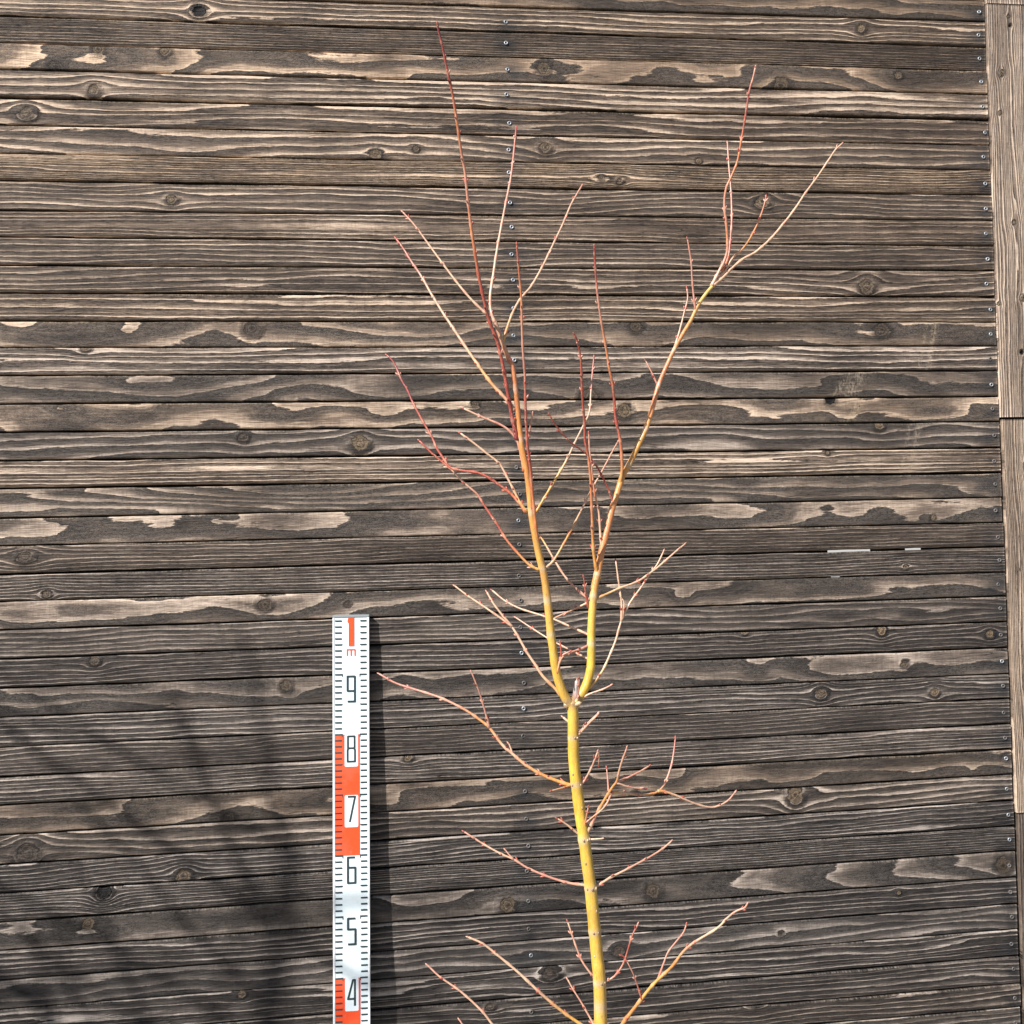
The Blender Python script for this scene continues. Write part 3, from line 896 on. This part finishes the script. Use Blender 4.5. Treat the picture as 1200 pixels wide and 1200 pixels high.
def tube_mesh(name, parts, mat):
    V, Cc, Fc = [], [], []
    for vs, cs, fs in parts:
        o = len(V)
        V += [tuple(v) for v in vs]; Cc += list(cs); Fc += [tuple(i + o for i in f) for f in fs]
    me = bpy.data.meshes.new(name)
    me.from_pydata(V, [], Fc)
    ca = me.color_attributes.new('bark', 'FLOAT_COLOR', 'POINT')
    ca.data.foreach_set('color', np.concatenate([np.array(Cc, np.float32), np.ones((len(V), 1), np.float32)], 1).ravel())
    for p in me.polygons: p.use_smooth = True
    me.materials.append(mat)
    return me


TREE_Y = -0.70
trb = random.Random(21)
sap = empty('maple_sapling', (0, 0, 0))
tag(sap, 'bare young maple sapling with yellow trunk and red twigs before the dark plank wall', 'tree')
BR = {}                                                  # name -> (resampled px curve, depth curve, object)


def limb(key, pts, w0, w1, cols, parent=None, name='twig', host=None, lean=None, attach=False, seg=7, step=9.0, bud=True, knots=(), extra=None):
    """trace one shoot; pts are photo positions from its base to its tip, carried at the host's depth and leaning out from there"""
    cur = smooth_curve(pts, max(2, int(np.mean(np.linalg.norm(np.diff(np.array(pts, float), axis=0), axis=1)) / 4.0)))
    L = np.concatenate([[0], np.cumsum(np.linalg.norm(np.diff(cur, axis=0), axis=1))])
    t = L / L[-1]
    y0 = TREE_Y
    if host and host in BR:
        hc, hy, _ = BR[host]
        i = int(np.argmin(np.linalg.norm(hc - cur[0], axis=1))); y0 = hy[i]
        if attach:                                       # start inside the host
            cur = np.concatenate([[hc[i]], cur]); L = np.concatenate([[0], np.cumsum(np.linalg.norm(np.diff(cur, axis=0), axis=1))]); t = L / L[-1]
    if lean is None: lean = trb.uniform(-.30, .30)
    Yd = y0 + lean * L[-1] * 0.0009 * (t ** 1.2)
    P = np.array([at(c[0], c[1], yy) for c, yy in zip(cur, Yd)])
    dist = (Yd + CAM_D)
    rad = (w0 + (w1 - w0) * t ** .8) / 2 / FPX * dist
    col = np.zeros((len(t), 3))
    cc = [np.array(C[c]) for c in cols]
    for i, tt in enumerate(t):
        q = tt * (len(cc) - 1); j = min(int(q), len(cc) - 2) if len(cc) > 1 else 0
        col[i] = cc[0] if len(cc) == 1 else cc[j] * (1 - (q - j)) + cc[j + 1] * (q - j)
    buds = []
    if bud:
        pos = trb.uniform(8, 18); sgn = trb.uniform(0, 3.1)
        while pos < L[-1] - 4:
            i = int(np.argmin(np.abs(L - pos)))
            near = np.exp(-((L - L[i]) / 1.6) ** 2)
            rad = rad * (1 + (.34 if w1 < 4 else .2) * near)
            col = col * (1 - .35 * near[:, None]) + np.array(C['crm'] if trb.random() < .6 else C['red']) * (.35 * near[:, None])
            if w1 < 4 and trb.random() < .75:
                bc = tuple(np.array(C['red']) * trb.uniform(.7, 1.4)) if trb.random() < .6 else C['pnk']
                for s_ in (0, math.pi):
                    if trb.random() < .8:
                        buds.append((i, sgn + s_, trb.uniform(.0026, .0050), trb.uniform(.0007, .0012), bc))
            sgn += math.pi / 2
            pos += trb.uniform(14, 27) * (1.0 if L[-1] > 60 else .7)
        buds.append((len(t) - 1, 0.3, .0040, .0010, C['red'] if 'red' in cols[-1] or trb.random() < .4 else C['pnk']))
    if host and key not in ('L', 'R'):                   # collar where the shoot leaves its host
        rad = rad * (1 + .55 * np.exp(-L / 5.0))
    for (kp, ks, kw, kc) in knots:                       # named nodes of the trunk
        i = int(np.argmin(np.abs(cur[:, 1] - kp)))
        near = np.exp(-((L - L[i]) / kw) ** 2)
        rad = rad * (1 + ks * near)
        col = col * (1 - .8 * near[:, None]) + np.array(C[kc]) * (.8 * near[:, None])
    rad = rad * (1 + .05 * np.array([NZ(x * .09 + len(BR) * 7.7, .5) for x in L]))
    part = [tube(P, rad, [tuple(c) for c in col], seg, buds=buds)]
    if extra: part += extra(P, rad)
    me = tube_mesh(name, part, BARK)
    o = link(name, me, parent if parent is not None else sap)
    BR[key] = (cur, Yd, o)
    return o


# trunk: visible part by photo positions, the rest runs down to the ground
tp = [(708, 1330), (705.5, 1250), (704, 1200), (702.5, 1150), (699.5, 1118), (697, 1091), (694.5, 1066), (692, 1040), (688, 1010), (684.5, 983), (679.5, 950), (675.3, 919), (672.5, 890), (671.8, 864), (671.6, 840), (671.2, 829), (671, 823.5)]
PY = None
def stump_down(P, rad):
    global PY
    PY = smooth_curve(tp, max(2, int(np.mean(np.linalg.norm(np.diff(np.array(tp, float), axis=0), axis=1)) / 4.0)))[:, 1]
    z = P[0][2]
    pts = [np.array([P[0][0] + .03 * (1 - q / z) + .004 * math.sin(q * 20), P[0][1] + .01 * (1 - q / z), q]) for q in np.linspace(-.01, z + .01, 12)]
    rr = np.linspace(rad[0] * 1.5, rad[0] * 1.0, 12)
    out = [tube(pts, rr, [C['yel']] * 12, 14)]
    sr = random.Random(4)
    for (yy, offs) in ((864, (.1, .6)), (919, (-.75, .6)), (983, (-.2, .35, .7)), (1040, (-.6, .1, .75)), (1091, (-.3, .35)), (1150, (.1, .7)), (905, (-.5,)), (945, (.3,)), (1010, (-.35,)), (1066, (.45,)), (1120, (-.5,))):
        i = int(np.argmin(np.abs(PY - yy)))
        for o_ in offs:
            th = o_ * 1.15
            nrm = np.array([math.sin(th), -math.cos(th), 0.0])
            c0 = P[i] + nrm * rad[i] * .93
            ln = sr.uniform(.0014, .0026)
            q = [c0 + np.array([0, 0, ln]) * t for t in (-.8, -.3, .3, .8)]
            out.append(tube(q, [.0004, sr.uniform(.0009, .0015), sr.uniform(.0009, .0014), .0004], [C['brn'] if sr.random() < .6 else C['tan']] * 4, 6))
    return out
trunk = limb('T', tp, 16.6, 13.0, ['yel', 'yel', 'yel', 'yel', 'lime', 'yel'], name='trunk', lean=0.0, seg=16, bud=False, extra=stump_down,
             knots=[(1150, .06, 3.5, 'tan'), (1178, .01, 6, 'tan'), (1091, .10, 3.2, 'tan'), (1040, .08, 3.2, 'tan'), (983, .12, 4.5, 'tan'), (919, .06, 3, 'tan'), (864, .03, 2.5, 'tan'), (824, .06, 4.5, 'brn')])
LL = [(671, 828), (663.5, 819), (658, 807), (653.3, 793), (650, 776.7), (648, 760), (645.6, 743), (642.3, 710), (638, 676.7), (634, 660), (629.5, 640), (623.4, 606.7), (620, 573), (616.6, 548), (611.7, 525), (608.3, 496.7), (605, 463), (600.8, 430), (596.7, 421.7), (590, 405), (586, 393), (580, 377)]
stemL = limb('L', LL, 11.5, 5.0, ['yel', 'yel', 'yel2', 'yel2', 'ora', 'ora', 'oran', 'crm'], name='leader', host='T', lean=-.10, seg=12, bud=False,
             knots=[(821, .05, 4, 'brn'), (743, .10, 3, 'tan'), (705, .08, 3, 'tan'), (667, .10, 3, 'tan'), (600, .08, 3, 'tan'), (513, .12, 3, 'crm'), (458, .14, 3, 'crm'), (421, .15, 3, 'red')])
RR = [(672, 828), (680, 816), (688, 800), (692, 783), (693, 763), (693, 740), (694, 718), (695.2, 701.7), (697, 686.7), (700, 673), (705, 646.7), (711.7, 620), (718, 594), (723, 579), (730, 557), (737, 545), (746.7, 525), (756.7, 503), (765, 476.7), (771.7, 451.7), (781.7, 428), (790, 410), (801, 390), (810, 375), (818, 358), (826.7, 345), (836, 334)]
stemR = limb('R', RR, 11.5, 4.0, ['lime', 'lime', 'yel', 'ora', 'oran', 'ora', 'yel2', 'oran', 'oran', 'ora', 'grn'], name='leader', host='T', lean=.10, seg=12, bud=False,
             knots=[(819, .05, 4, 'brn'), (755, .10, 3, 'tan'), (700, .12, 3.5, 'tan'), (672, .12, 3, 'tan'), (545, .12, 3, 'tan'), (503, .10, 3, 'crm'), (452, .06, 3, 'crm'), (410, .06, 3, 'tan')])
tw = [
 # twigs of the left leader
 ('A', [(606,515),(600,488),(595,460),(591,437),(587,417),(582,398),(573,375),(568,355),(561.7,326.7),(556.7,296.7),(551.7,263),(547.5,226.7),(544.7,200),(540.8,180),(535.8,145),(530.8,113),(524,81.7),(519,56.7),(514,36),(513,30)], 4.6, 2.6, ['dred','red','red','red','oran','pnk','oran','red','dred'], 'L', -.25),
 ('L1', [(580,378),(575.5,365),(574.5,347),(578,323),(583,290),(588,263),(593,236.7),(598,212),(600.8,191.7),(603,170),(605,150)], 3.6, 2.2, ['crm','crm','crm','pnk','red'], 'L', .3),
 ('L2', [(589,402),(596.5,378),(603,362),(611,349),(621.7,336.7),(630,323),(638,308),(648.5,286),(660,261.7),(669,240),(675.8,228),(681.7,218)], 3.4, 2.0, ['yel2','crm','crm','crm','pnk'], 'L', .35),
 ('L3', [(570,368),(553,351.7),(536.7,332.5),(516.7,306),(500,283),(486,264),(472.5,249)], 3.0, 1.8, ['crm','crm','crm','pnk'], 'A', .2),
 ('L4', [(602,481),(596.7,471.7),(578,451.7),(563,431.7),(546.7,408),(528,380),(520,368),(505.8,345),(494,324),(481.7,305.8),(473,291.7),(464,279.5)], 4.2, 2.2, ['crm','ora','crm','crm','pnk','red'], 'L', .32),
 ('L6', [(636,660),(630,633),(627,607),(623.5,573),(620.5,540),(618,521.7),(616.7,496.7),(615.8,471.7),(615,438),(613,413),(611.8,385),(611,350),(609,326.7),(606.7,300),(605.8,288)], 3.6, 2.4, ['ora','oran','red','red','pnk','oran','red'], 'L', -.28),
 ('L7', [(623,560),(622,545),(619.5,528),(619,516),(621,503),(624,486)], 2.6, 1.8, ['oran','pnk','pnk'], 'L', -.4),
 ('L8', [(614,552),(611,535),(606.7,518),(600,508),(590.8,500),(578,494),(563,488),(544,479)], 3.2, 2.2, ['oran','pnk','pnk','crm'], 'L', .1),
 ('L9', [(617,600),(609,588),(604,578),(593,556.7),(585,543),(570,531),(555,519),(540,508)], 3.0, 2.2, ['yel2','crm','crm','crm'], 'L', .1),
 ('L10', [(616,600),(610,591),(598,578),(583,566.7),(573,560),(560,554),(543,551.7),(528,548),(521.7,540),(511.7,525),(506.7,513),(498,498),(490.8,485),(483,470),(477.5,456.7),(470.8,445.8),(461.7,425),(454,416.7)], 3.4, 2.2, ['oran','red','red','red','red','dred','dred'], 'L', .25),
 ('L11', [(632,668),(620,661.7),(606.7,648),(593,631.7),(583,615),(568,593),(560,580),(550,571),(543,565),(531.7,553),(518,541),(506.7,531.7),(492,517)], 3.0, 2.2, ['yel2','oran','red','red','crm','red','red'], 'L', .2),
 ('L12', [(628,600),(643,575),(663,541),(673,520),(683,500),(690.6,483),(692.5,460),(694,440),(696,419)], 3.0, 1.8, ['yel2','yel2','crm','crm','pnk','red'], 'L', .25),
 ('L14', [(640,665),(650,655),(670,620),(691.7,576.7),(705,553),(719,526.7),(724,518)], 2.8, 1.8, ['crm','yel2','crm','crm','pnk'], 'L', .35),
 ('L16', [(656,782),(653.5,779),(656,772),(660,767),(666.7,764)], 2.2, 2.0, ['pnk','pnk'], 'L', -.3),
 ('L13', [(664,823),(651.7,808),(636.7,793),(626.7,778),(616.7,763),(606.7,745),(598,731.7),(588,720),(578,706.7),(571,694.5)], 4.0, 2.2, ['yel2','crm','crm','crm'], 'L', .25),
 ('L13b', [(600,734),(583,721.7),(563,708),(548,698),(533.5,687)], 2.6, 1.9, ['crm','crm','crm'], 'L13', .3),
 # twigs of the right leader
 ('R1', [(836,334),(846.7,325.5),(858,314),(871.7,303),(885,295.8),(900,283),(913,268.5),(930,247),(944,226),(958,207),(972,186),(979,175.5),(986,169)], 3.8, 1.8, ['crm','crm','crm','crm','crm'], 'R', .05),
 ('R2', [(838,331),(851.7,315),(858,303),(870,291.7),(876.7,283),(885,268),(891.5,252.5),(896,238.5),(897.6,231)], 2.8, 1.8, ['crm','crm','ora','oran','red'], 'R', .1),
 ('R3', [(834,335),(842.5,318),(849,305),(852.5,291.7),(851.7,270),(848.8,240),(851,221),(857,207),(864,189.5),(868,168.5),(873,139),(878,107),(882,93),(885,80)], 3.6, 2.0, ['crm','pnk','oran','pnk','oran','oran','red','red','pnk'], 'R', -.2),
 ('R4', [(846,318),(853,303),(855.8,283),(857.5,258),(857,231.5),(855.6,210.5),(854,193),(852.5,168)], 3.0, 1.6, ['oran','red','pnk','pnk','pnk'], 'R', .2),
 ('R5', [(815,364),(812.5,343),(811,325),(810,306.7),(807,288),(805.8,281)], 2.4, 1.8, ['pnk','pnk','pnk','pnk'], 'R', -.2),
 ('R6', [(791,406),(796.7,386.7),(801.7,366.7),(805.8,350),(805,338.5)], 2.2, 1.6, ['crm','crm','pnk'], 'R', .1),
 ('R7', [(772,452),(769,448),(763,435),(757,423.5)], 2.0, 1.6, ['pnk','pnk'], 'R', .1),
 ('R8', [(725,572),(728.5,555),(729,545),(728,526.7),(725.8,510),(721.7,491.7),(720,471.7),(718,451.7),(714,431.7),(710,406.7),(705.5,382),(700.8,350),(698,320),(696.7,297),(696.5,290)], 3.8, 2.2, ['yel2','oran','red','red','oran','oran','pnk','red','dred'], 'R', -.25),
 ('R9', [(702,678),(697.5,660),(695,636.7),(694,606.7),(693,579),(692.3,563),(690,538),(685.8,516.7),(685,496.7),(683,473),(681.7,446.7),(680.8,423),(677.5,403),(673.5,393)], 4.0, 2.4, ['yel2','ora','oran','oran','red','red','red','red'], 'R', -.35),
 ('R10', [(705,640),(703.7,628),(701.7,600),(696.7,576.7),(693,547),(690.8,525),(690,509)], 2.8, 1.8, ['crm','crm','oran','pnk','pnk'], 'R', -.15),
 ('R11', [(719,590),(715,578),(705,556.7),(696.7,543),(685,530),(673,521.7),(663,512.5),(650,496.7),(644.5,487)], 2.6, 1.8, ['red','red','dred','red','red'], 'R', -.3),
 ('R12', [(695,703),(700,701),(711.7,695.8),(726.7,689),(746.7,681.7),(761.7,671.7),(773,663),(790,648),(802,638)], 3.0, 1.9, ['yel2','crm','crm','crm'], 'R', .2),
 ('R13', [(694,704),(688,706.7),(670,715),(651.7,723.5),(646,727)], 2.4, 1.8, ['crm','crm'], 'R', .6),
 ('R14', [(694,745),(688,743),(670,735),(650,726),(636.7,721.7),(623,717.5),(608,712.5),(591.7,704),(577,692)], 2.8, 1.9, ['crm','crm','crm','crm'], 'R', .5),
 ('R15', [(693,773),(688,771.5),(675,765),(653,754),(640,746.7),(620,734),(605,724)], 2.2, 1.7, ['crm','crm','crm'], 'R', .5),
 ('R16', [(693,756),(688,757),(680,760.8),(666.7,765),(660,769),(655.8,776),(653.5,786)], 2.8, 2.0, ['pnk','pnk','oran'], 'R', -.4),
 ('R16b', [(657.5,769),(657.5,762),(656.7,754)], 2.0, 1.6, ['red','red'], 'R16', -.2),
 ('R20', [(692,703),(680,694),(663,676.7),(650,656.7),(641,641),(633,628)], 3.0, 2.0, ['pnk','pnk','crm','crm','yel2'], 'R', .3),
 ('R17', [(690,806),(697,799),(706.7,785),(715,766.7),(721.7,750),(728,728),(738,706.7),(750,690),(760,675),(770,661.7),(777.5,646.5)], 3.0, 1.8, ['yel2','crm','crm','crm','crm'], 'R', .15),
 ('R18', [(728,728),(728.3,706.7),(725.8,688),(721.7,658)], 2.2, 1.8, ['crm','crm'], 'R17', .1),
 ('R18b', [(730,724),(731.5,707),(729,701.7)], 1.8, 1.5, ['crm','crm'], 'R17', -.1),
 ('R19', [(689,712),(686.5,697),(684,677)], 1.9, 1.4, ['red','red'], 'R', -.1),
]
for key, pts, w0, w1, cols, host, lean in tw:
    root = host if host in ('L', 'R') else {'A': 'L', 'L13': 'L', 'R16': 'R', 'R17': 'R'}[host]
    par = stemL if root == 'L' else stemR
    limb(key, pts, w0, w1, cols, par, 'twig', host, lean)
limb('K', [(662.5, 827), (667, 825.5), (673, 826.5), (679.5, 824)], 6.5, 5.0, ['brn', 'tan', 'brn', 'tan'], None, 'bark_collar', 'T', -.35, bud=False)
# shoots that leave the trunk below the fork: thing > branch > twig
def spur(key, pts, w0, w1, cols, host='T', lean=None, subs=()):
    b = limb(key, pts, w0, w1, cols, None, 'branch', host, lean)
    for i, (p, a, c, cl) in enumerate(subs):
        limb(key + str(i), p, a, c, cl, b, 'twig', key, None)
spur('S1', [(675,822),(674.6,808),(676,798.5)], 6.4, 4.6, ['brn','gry','gry'], lean=.0)
spur('S2', [(676,830),(678,812),(679,796)], 2.4, 1.8, ['pnk','pnk'], lean=-.6)
spur('S3', [(676,822),(684,817),(694,812),(706,808),(715,803.5)], 2.6, 1.8, ['pnk','crm','pnk'], lean=-.3)
spur('S4', [(670,848),(664,844),(660.5,841)], 2.8, 2.6, ['crm','crm'], lean=.3)
spur('S5', [(673,865),(678,861),(688,850),(700,838)], 2.8, 1.7, ['tan','crm','pnk'], lean=-.5, subs=[([(679,858),(690,846),(700,836.5)], 1.8, 1.5, ['pnk','pnk'])])
spur('B1', [(674,921),(666.5,919.6),(646.7,912.7),(628,904),(613,894),(600.8,883.5),(588,872),(573.8,853),(563,844),(544.6,831.5),(519.6,819),(498.8,811.7),(465,801),(445,790)], 4.4, 2.2, ['yel2','ora','crm','ora','pnk','pnk','pnk'], lean=.3,
     subs=[([(573.8,853),(567.5,830),(562,811.7),(553,788.5)], 2.6, 1.8, ['pnk','pnk']), ([(601,884),(597.5,874),(596.5,872)], 2.0, 1.6, ['crm','crm'])])
spur('S6', [(673,919),(662,922.5),(647,926.5)], 2.2, 1.7, ['ora','crm'], lean=-.5)
spur('S7', [(676,921),(682,918.5),(692,902),(700,882)], 2.4, 1.8, ['pnk','crm'], lean=-.2, subs=[([(700,882),(701.8,883),(701.6,896)], 1.7, 1.3, ['crm','crm'])])
spur('B2', [(684,980),(689,974),(698,956),(708,938),(718,922),(723,915),(727,898),(734.4,877)], 4.6, 2.0, ['tan','pnk','ora','ora','crm','pnk'], lean=-.5,
     subs=[([(713,929),(730,929),(746,931),(760,931),(772,927),(780,916),(787,896),(790,878),(791.4,865.5)], 3.2, 1.9, ['yel2','crm','ora','pnk','pnk','red']),
           ([(771,927),(778,927.5),(792,932),(810,940),(826,945),(838,945.6),(852,939),(861,929)], 2.9, 1.9, ['ora','crm','crm','crm','pnk']),
           ([(722,917),(736,911),(750,904),(760,898)], 2.5, 1.7, ['pnk','pnk','crm']),
           ([(723,917),(736,922),(755,924.4)], 2.3, 2.0, ['crm','pnk']),
           ([(713,928),(712.4,916),(711,901)], 1.8, 1.4, ['pnk','pnk']),
           ([(717,929),(708,946),(690,961)], 2.0, 1.8, ['pnk','oran'])])
spur('S8', [(685,978),(685.5,970),(687,958),(689.4,946.5)], 2.6, 1.6, ['oran','pnk'], lean=-.6)
spur('S9', [(681,979),(676,976),(664,966),(653.8,959.6)], 2.2, 1.7, ['crm','crm'], lean=-.1)
spur('S10', [(684,984.5),(692,983.6),(704.4,982.8)], 2.2, 1.8, ['crm','crm'], lean=-.5)
spur('B3', [(691,1039),(683,1037),(668,1035),(650,1030),(634,1024),(618,1017),(602,1007),(588,1001),(568,990),(544.5,975)], 3.2, 1.9, ['crm','pnk','pnk','crm','pnk'], lean=.2, subs=[([(602,1007),(597,1002),(593,997)], 1.8, 1.4, ['pnk','pnk'])])
spur('B3r', [(694,1041),(703,1036),(716,1028),(732,1020),(745,1013),(760,1005),(776,995),(786,986.5)], 3.0, 2.0, ['crm','crm','pnk','crm'], lean=.2)
spur('S11', [(700,1150),(694,1143),(682,1126),(674,1106),(665.6,1081)], 2.6, 1.8, ['crm','pnk','crm'], lean=.1)
spur('S12', [(702,1151),(709,1150),(720,1144),(730,1130),(736,1112),(741,1096),(747,1084)], 2.4, 1.7, ['pnk','pnk','red','pnk'], lean=-.2, subs=[([(733,1124),(731,1121),(729,1120)], 1.6, 1.3, ['red','red'])])
spur('S13', [(703,1212),(695,1199),(682,1176),(672,1160),(665.6,1148.5)], 2.4, 1.7, ['crm','pnk','crm'], lean=.2)
spur('B4', [(706,1246),(716,1222),(730,1199),(746,1178),(760,1160),(770,1149),(788,1132),(800,1116),(814,1104),(840,1088),(852,1076),(862,1068),(872,1064),(875,1060.5)], 5.2, 2.2, ['yel2','ora','ora','yel2','ora','crm','crm','pnk'], lean=-.3,
     subs=[([(770,1150),(778,1128),(784,1114),(800,1094),(804,1084.5)], 2.2, 1.7, ['pnk','pnk','pnk']), ([(752,1171),(748,1158),(742,1141),(735,1127)], 1.8, 1.4, ['red','pnk'])])
spur('B5', [(704,1222),(694,1210),(680,1200),(660,1186),(636,1166),(608,1140),(584,1120),(566,1106),(549.5,1098.5)], 4.4, 2.4, ['yel2','yel2','crm','crm','crm'], lean=.1)
spur('B6', [(707,1310),(660,1275),(612,1240),(590,1215),(576,1199),(564,1184),(540,1162),(516,1145),(501.5,1131.5)], 4.4, 2.0, ['yel2','yel2','crm','pnk'], lean=.2, subs=[([(560,1180),(548,1200),(542,1199)], 1.6, 1.6, ['pnk','pnk'])] if False else [([(590,1217),(566,1212),(545,1203),(539,1196)], 2.2, 1.6, ['pnk','pnk'])])

# ------------------------------------------------------------------ bare tree outside the frame whose soft shadow dims the lower planks
def shade_tree(name, base, height, spread, seed, label, twigs, target):
    r = random.Random(seed)
    root = empty(name, base)
    tag(root, label, 'tree')
    wood = bark_material('grey_bark') if 'grey_bark' not in bpy.data.materials else bpy.data.materials['grey_bark']
    trunk_parts, limb_parts, twig_parts = [], [], []
    g = (.16, .14, .12)
    def wander(p, d, ln, r0, r1, nseg, bend):
        pts = [np.array(p)]
        d = np.array(d) / np.linalg.norm(d)
        for i in range(nseg):
            d = d + np.array([r.gauss(0, bend), r.gauss(0, bend), r.gauss(0, bend * .6) + .02]); d /= np.linalg.norm(d)
            pts.append(pts[-1] + d * ln / nseg)
        return pts, np.linspace(r0, r1, nseg + 1)
    tpnts, tr_ = wander((0, 0, -.05), (0, 0, 1), height * .62, .055, .03, 9, .05)
    trunk_parts.append(tube(tpnts, tr_, [g] * len(tr_), 10))
    lims = []
    for i in range(24):
        k = r.randint(4, 9); p = tpnts[k]
        a = r.uniform(0, 6.28); up = r.uniform(.35, 1.0)
        ln = spread * r.uniform(.6, 1.15)
        pts, rr = wander(p, (math.cos(a), math.sin(a) * .7, up), ln, tr_[k] * r.uniform(.55, .85), .012, 9, .10)
        limb_parts.append(tube(pts, rr, [g] * len(rr), 7)); lims.append((pts, rr))
    for i in range(twigs):
        pts, rr = r.choice(lims); k = r.randint(2, 9)
        a = r.uniform(0, 6.28)
        d = np.array([math.cos(a), math.sin(a), r.uniform(-.2, 1.1)])
        q, q2 = wander(pts[k], d, r.uniform(.22, .62), min(.010, rr[k] * .8), .004, 5, .16)
        twig_parts.append(tube(q, q2, [g] * len(q2), 3))
    link('trunk', tube_mesh('trunk', trunk_parts, wood), root)
    link('crown_limbs', tube_mesh('crown_limbs', limb_parts, wood), root)
    tw_ = link('twigs', tube_mesh('twigs', twig_parts, wood), root); tw_['kind'] = 'stuff'
    return root


SH = []
for i, (px, py, dist, height, spread, seed, twigs, what) in enumerate([
        (-105, 1090, 3.4, 4.6, 0.92, 3, 240, 'leafless grey tree outside the picture on the left, its blurred shadow on the lower planks')]):
    q = Vector(at(px, py, 0.0)) + SDIR * dist             # crown centre on the line from that patch of wall to the sun
    SH.append(shade_tree('bare_tree', (q.x, q.y, 0.0), q.z * 1.22, spread, seed, what, twigs, q))
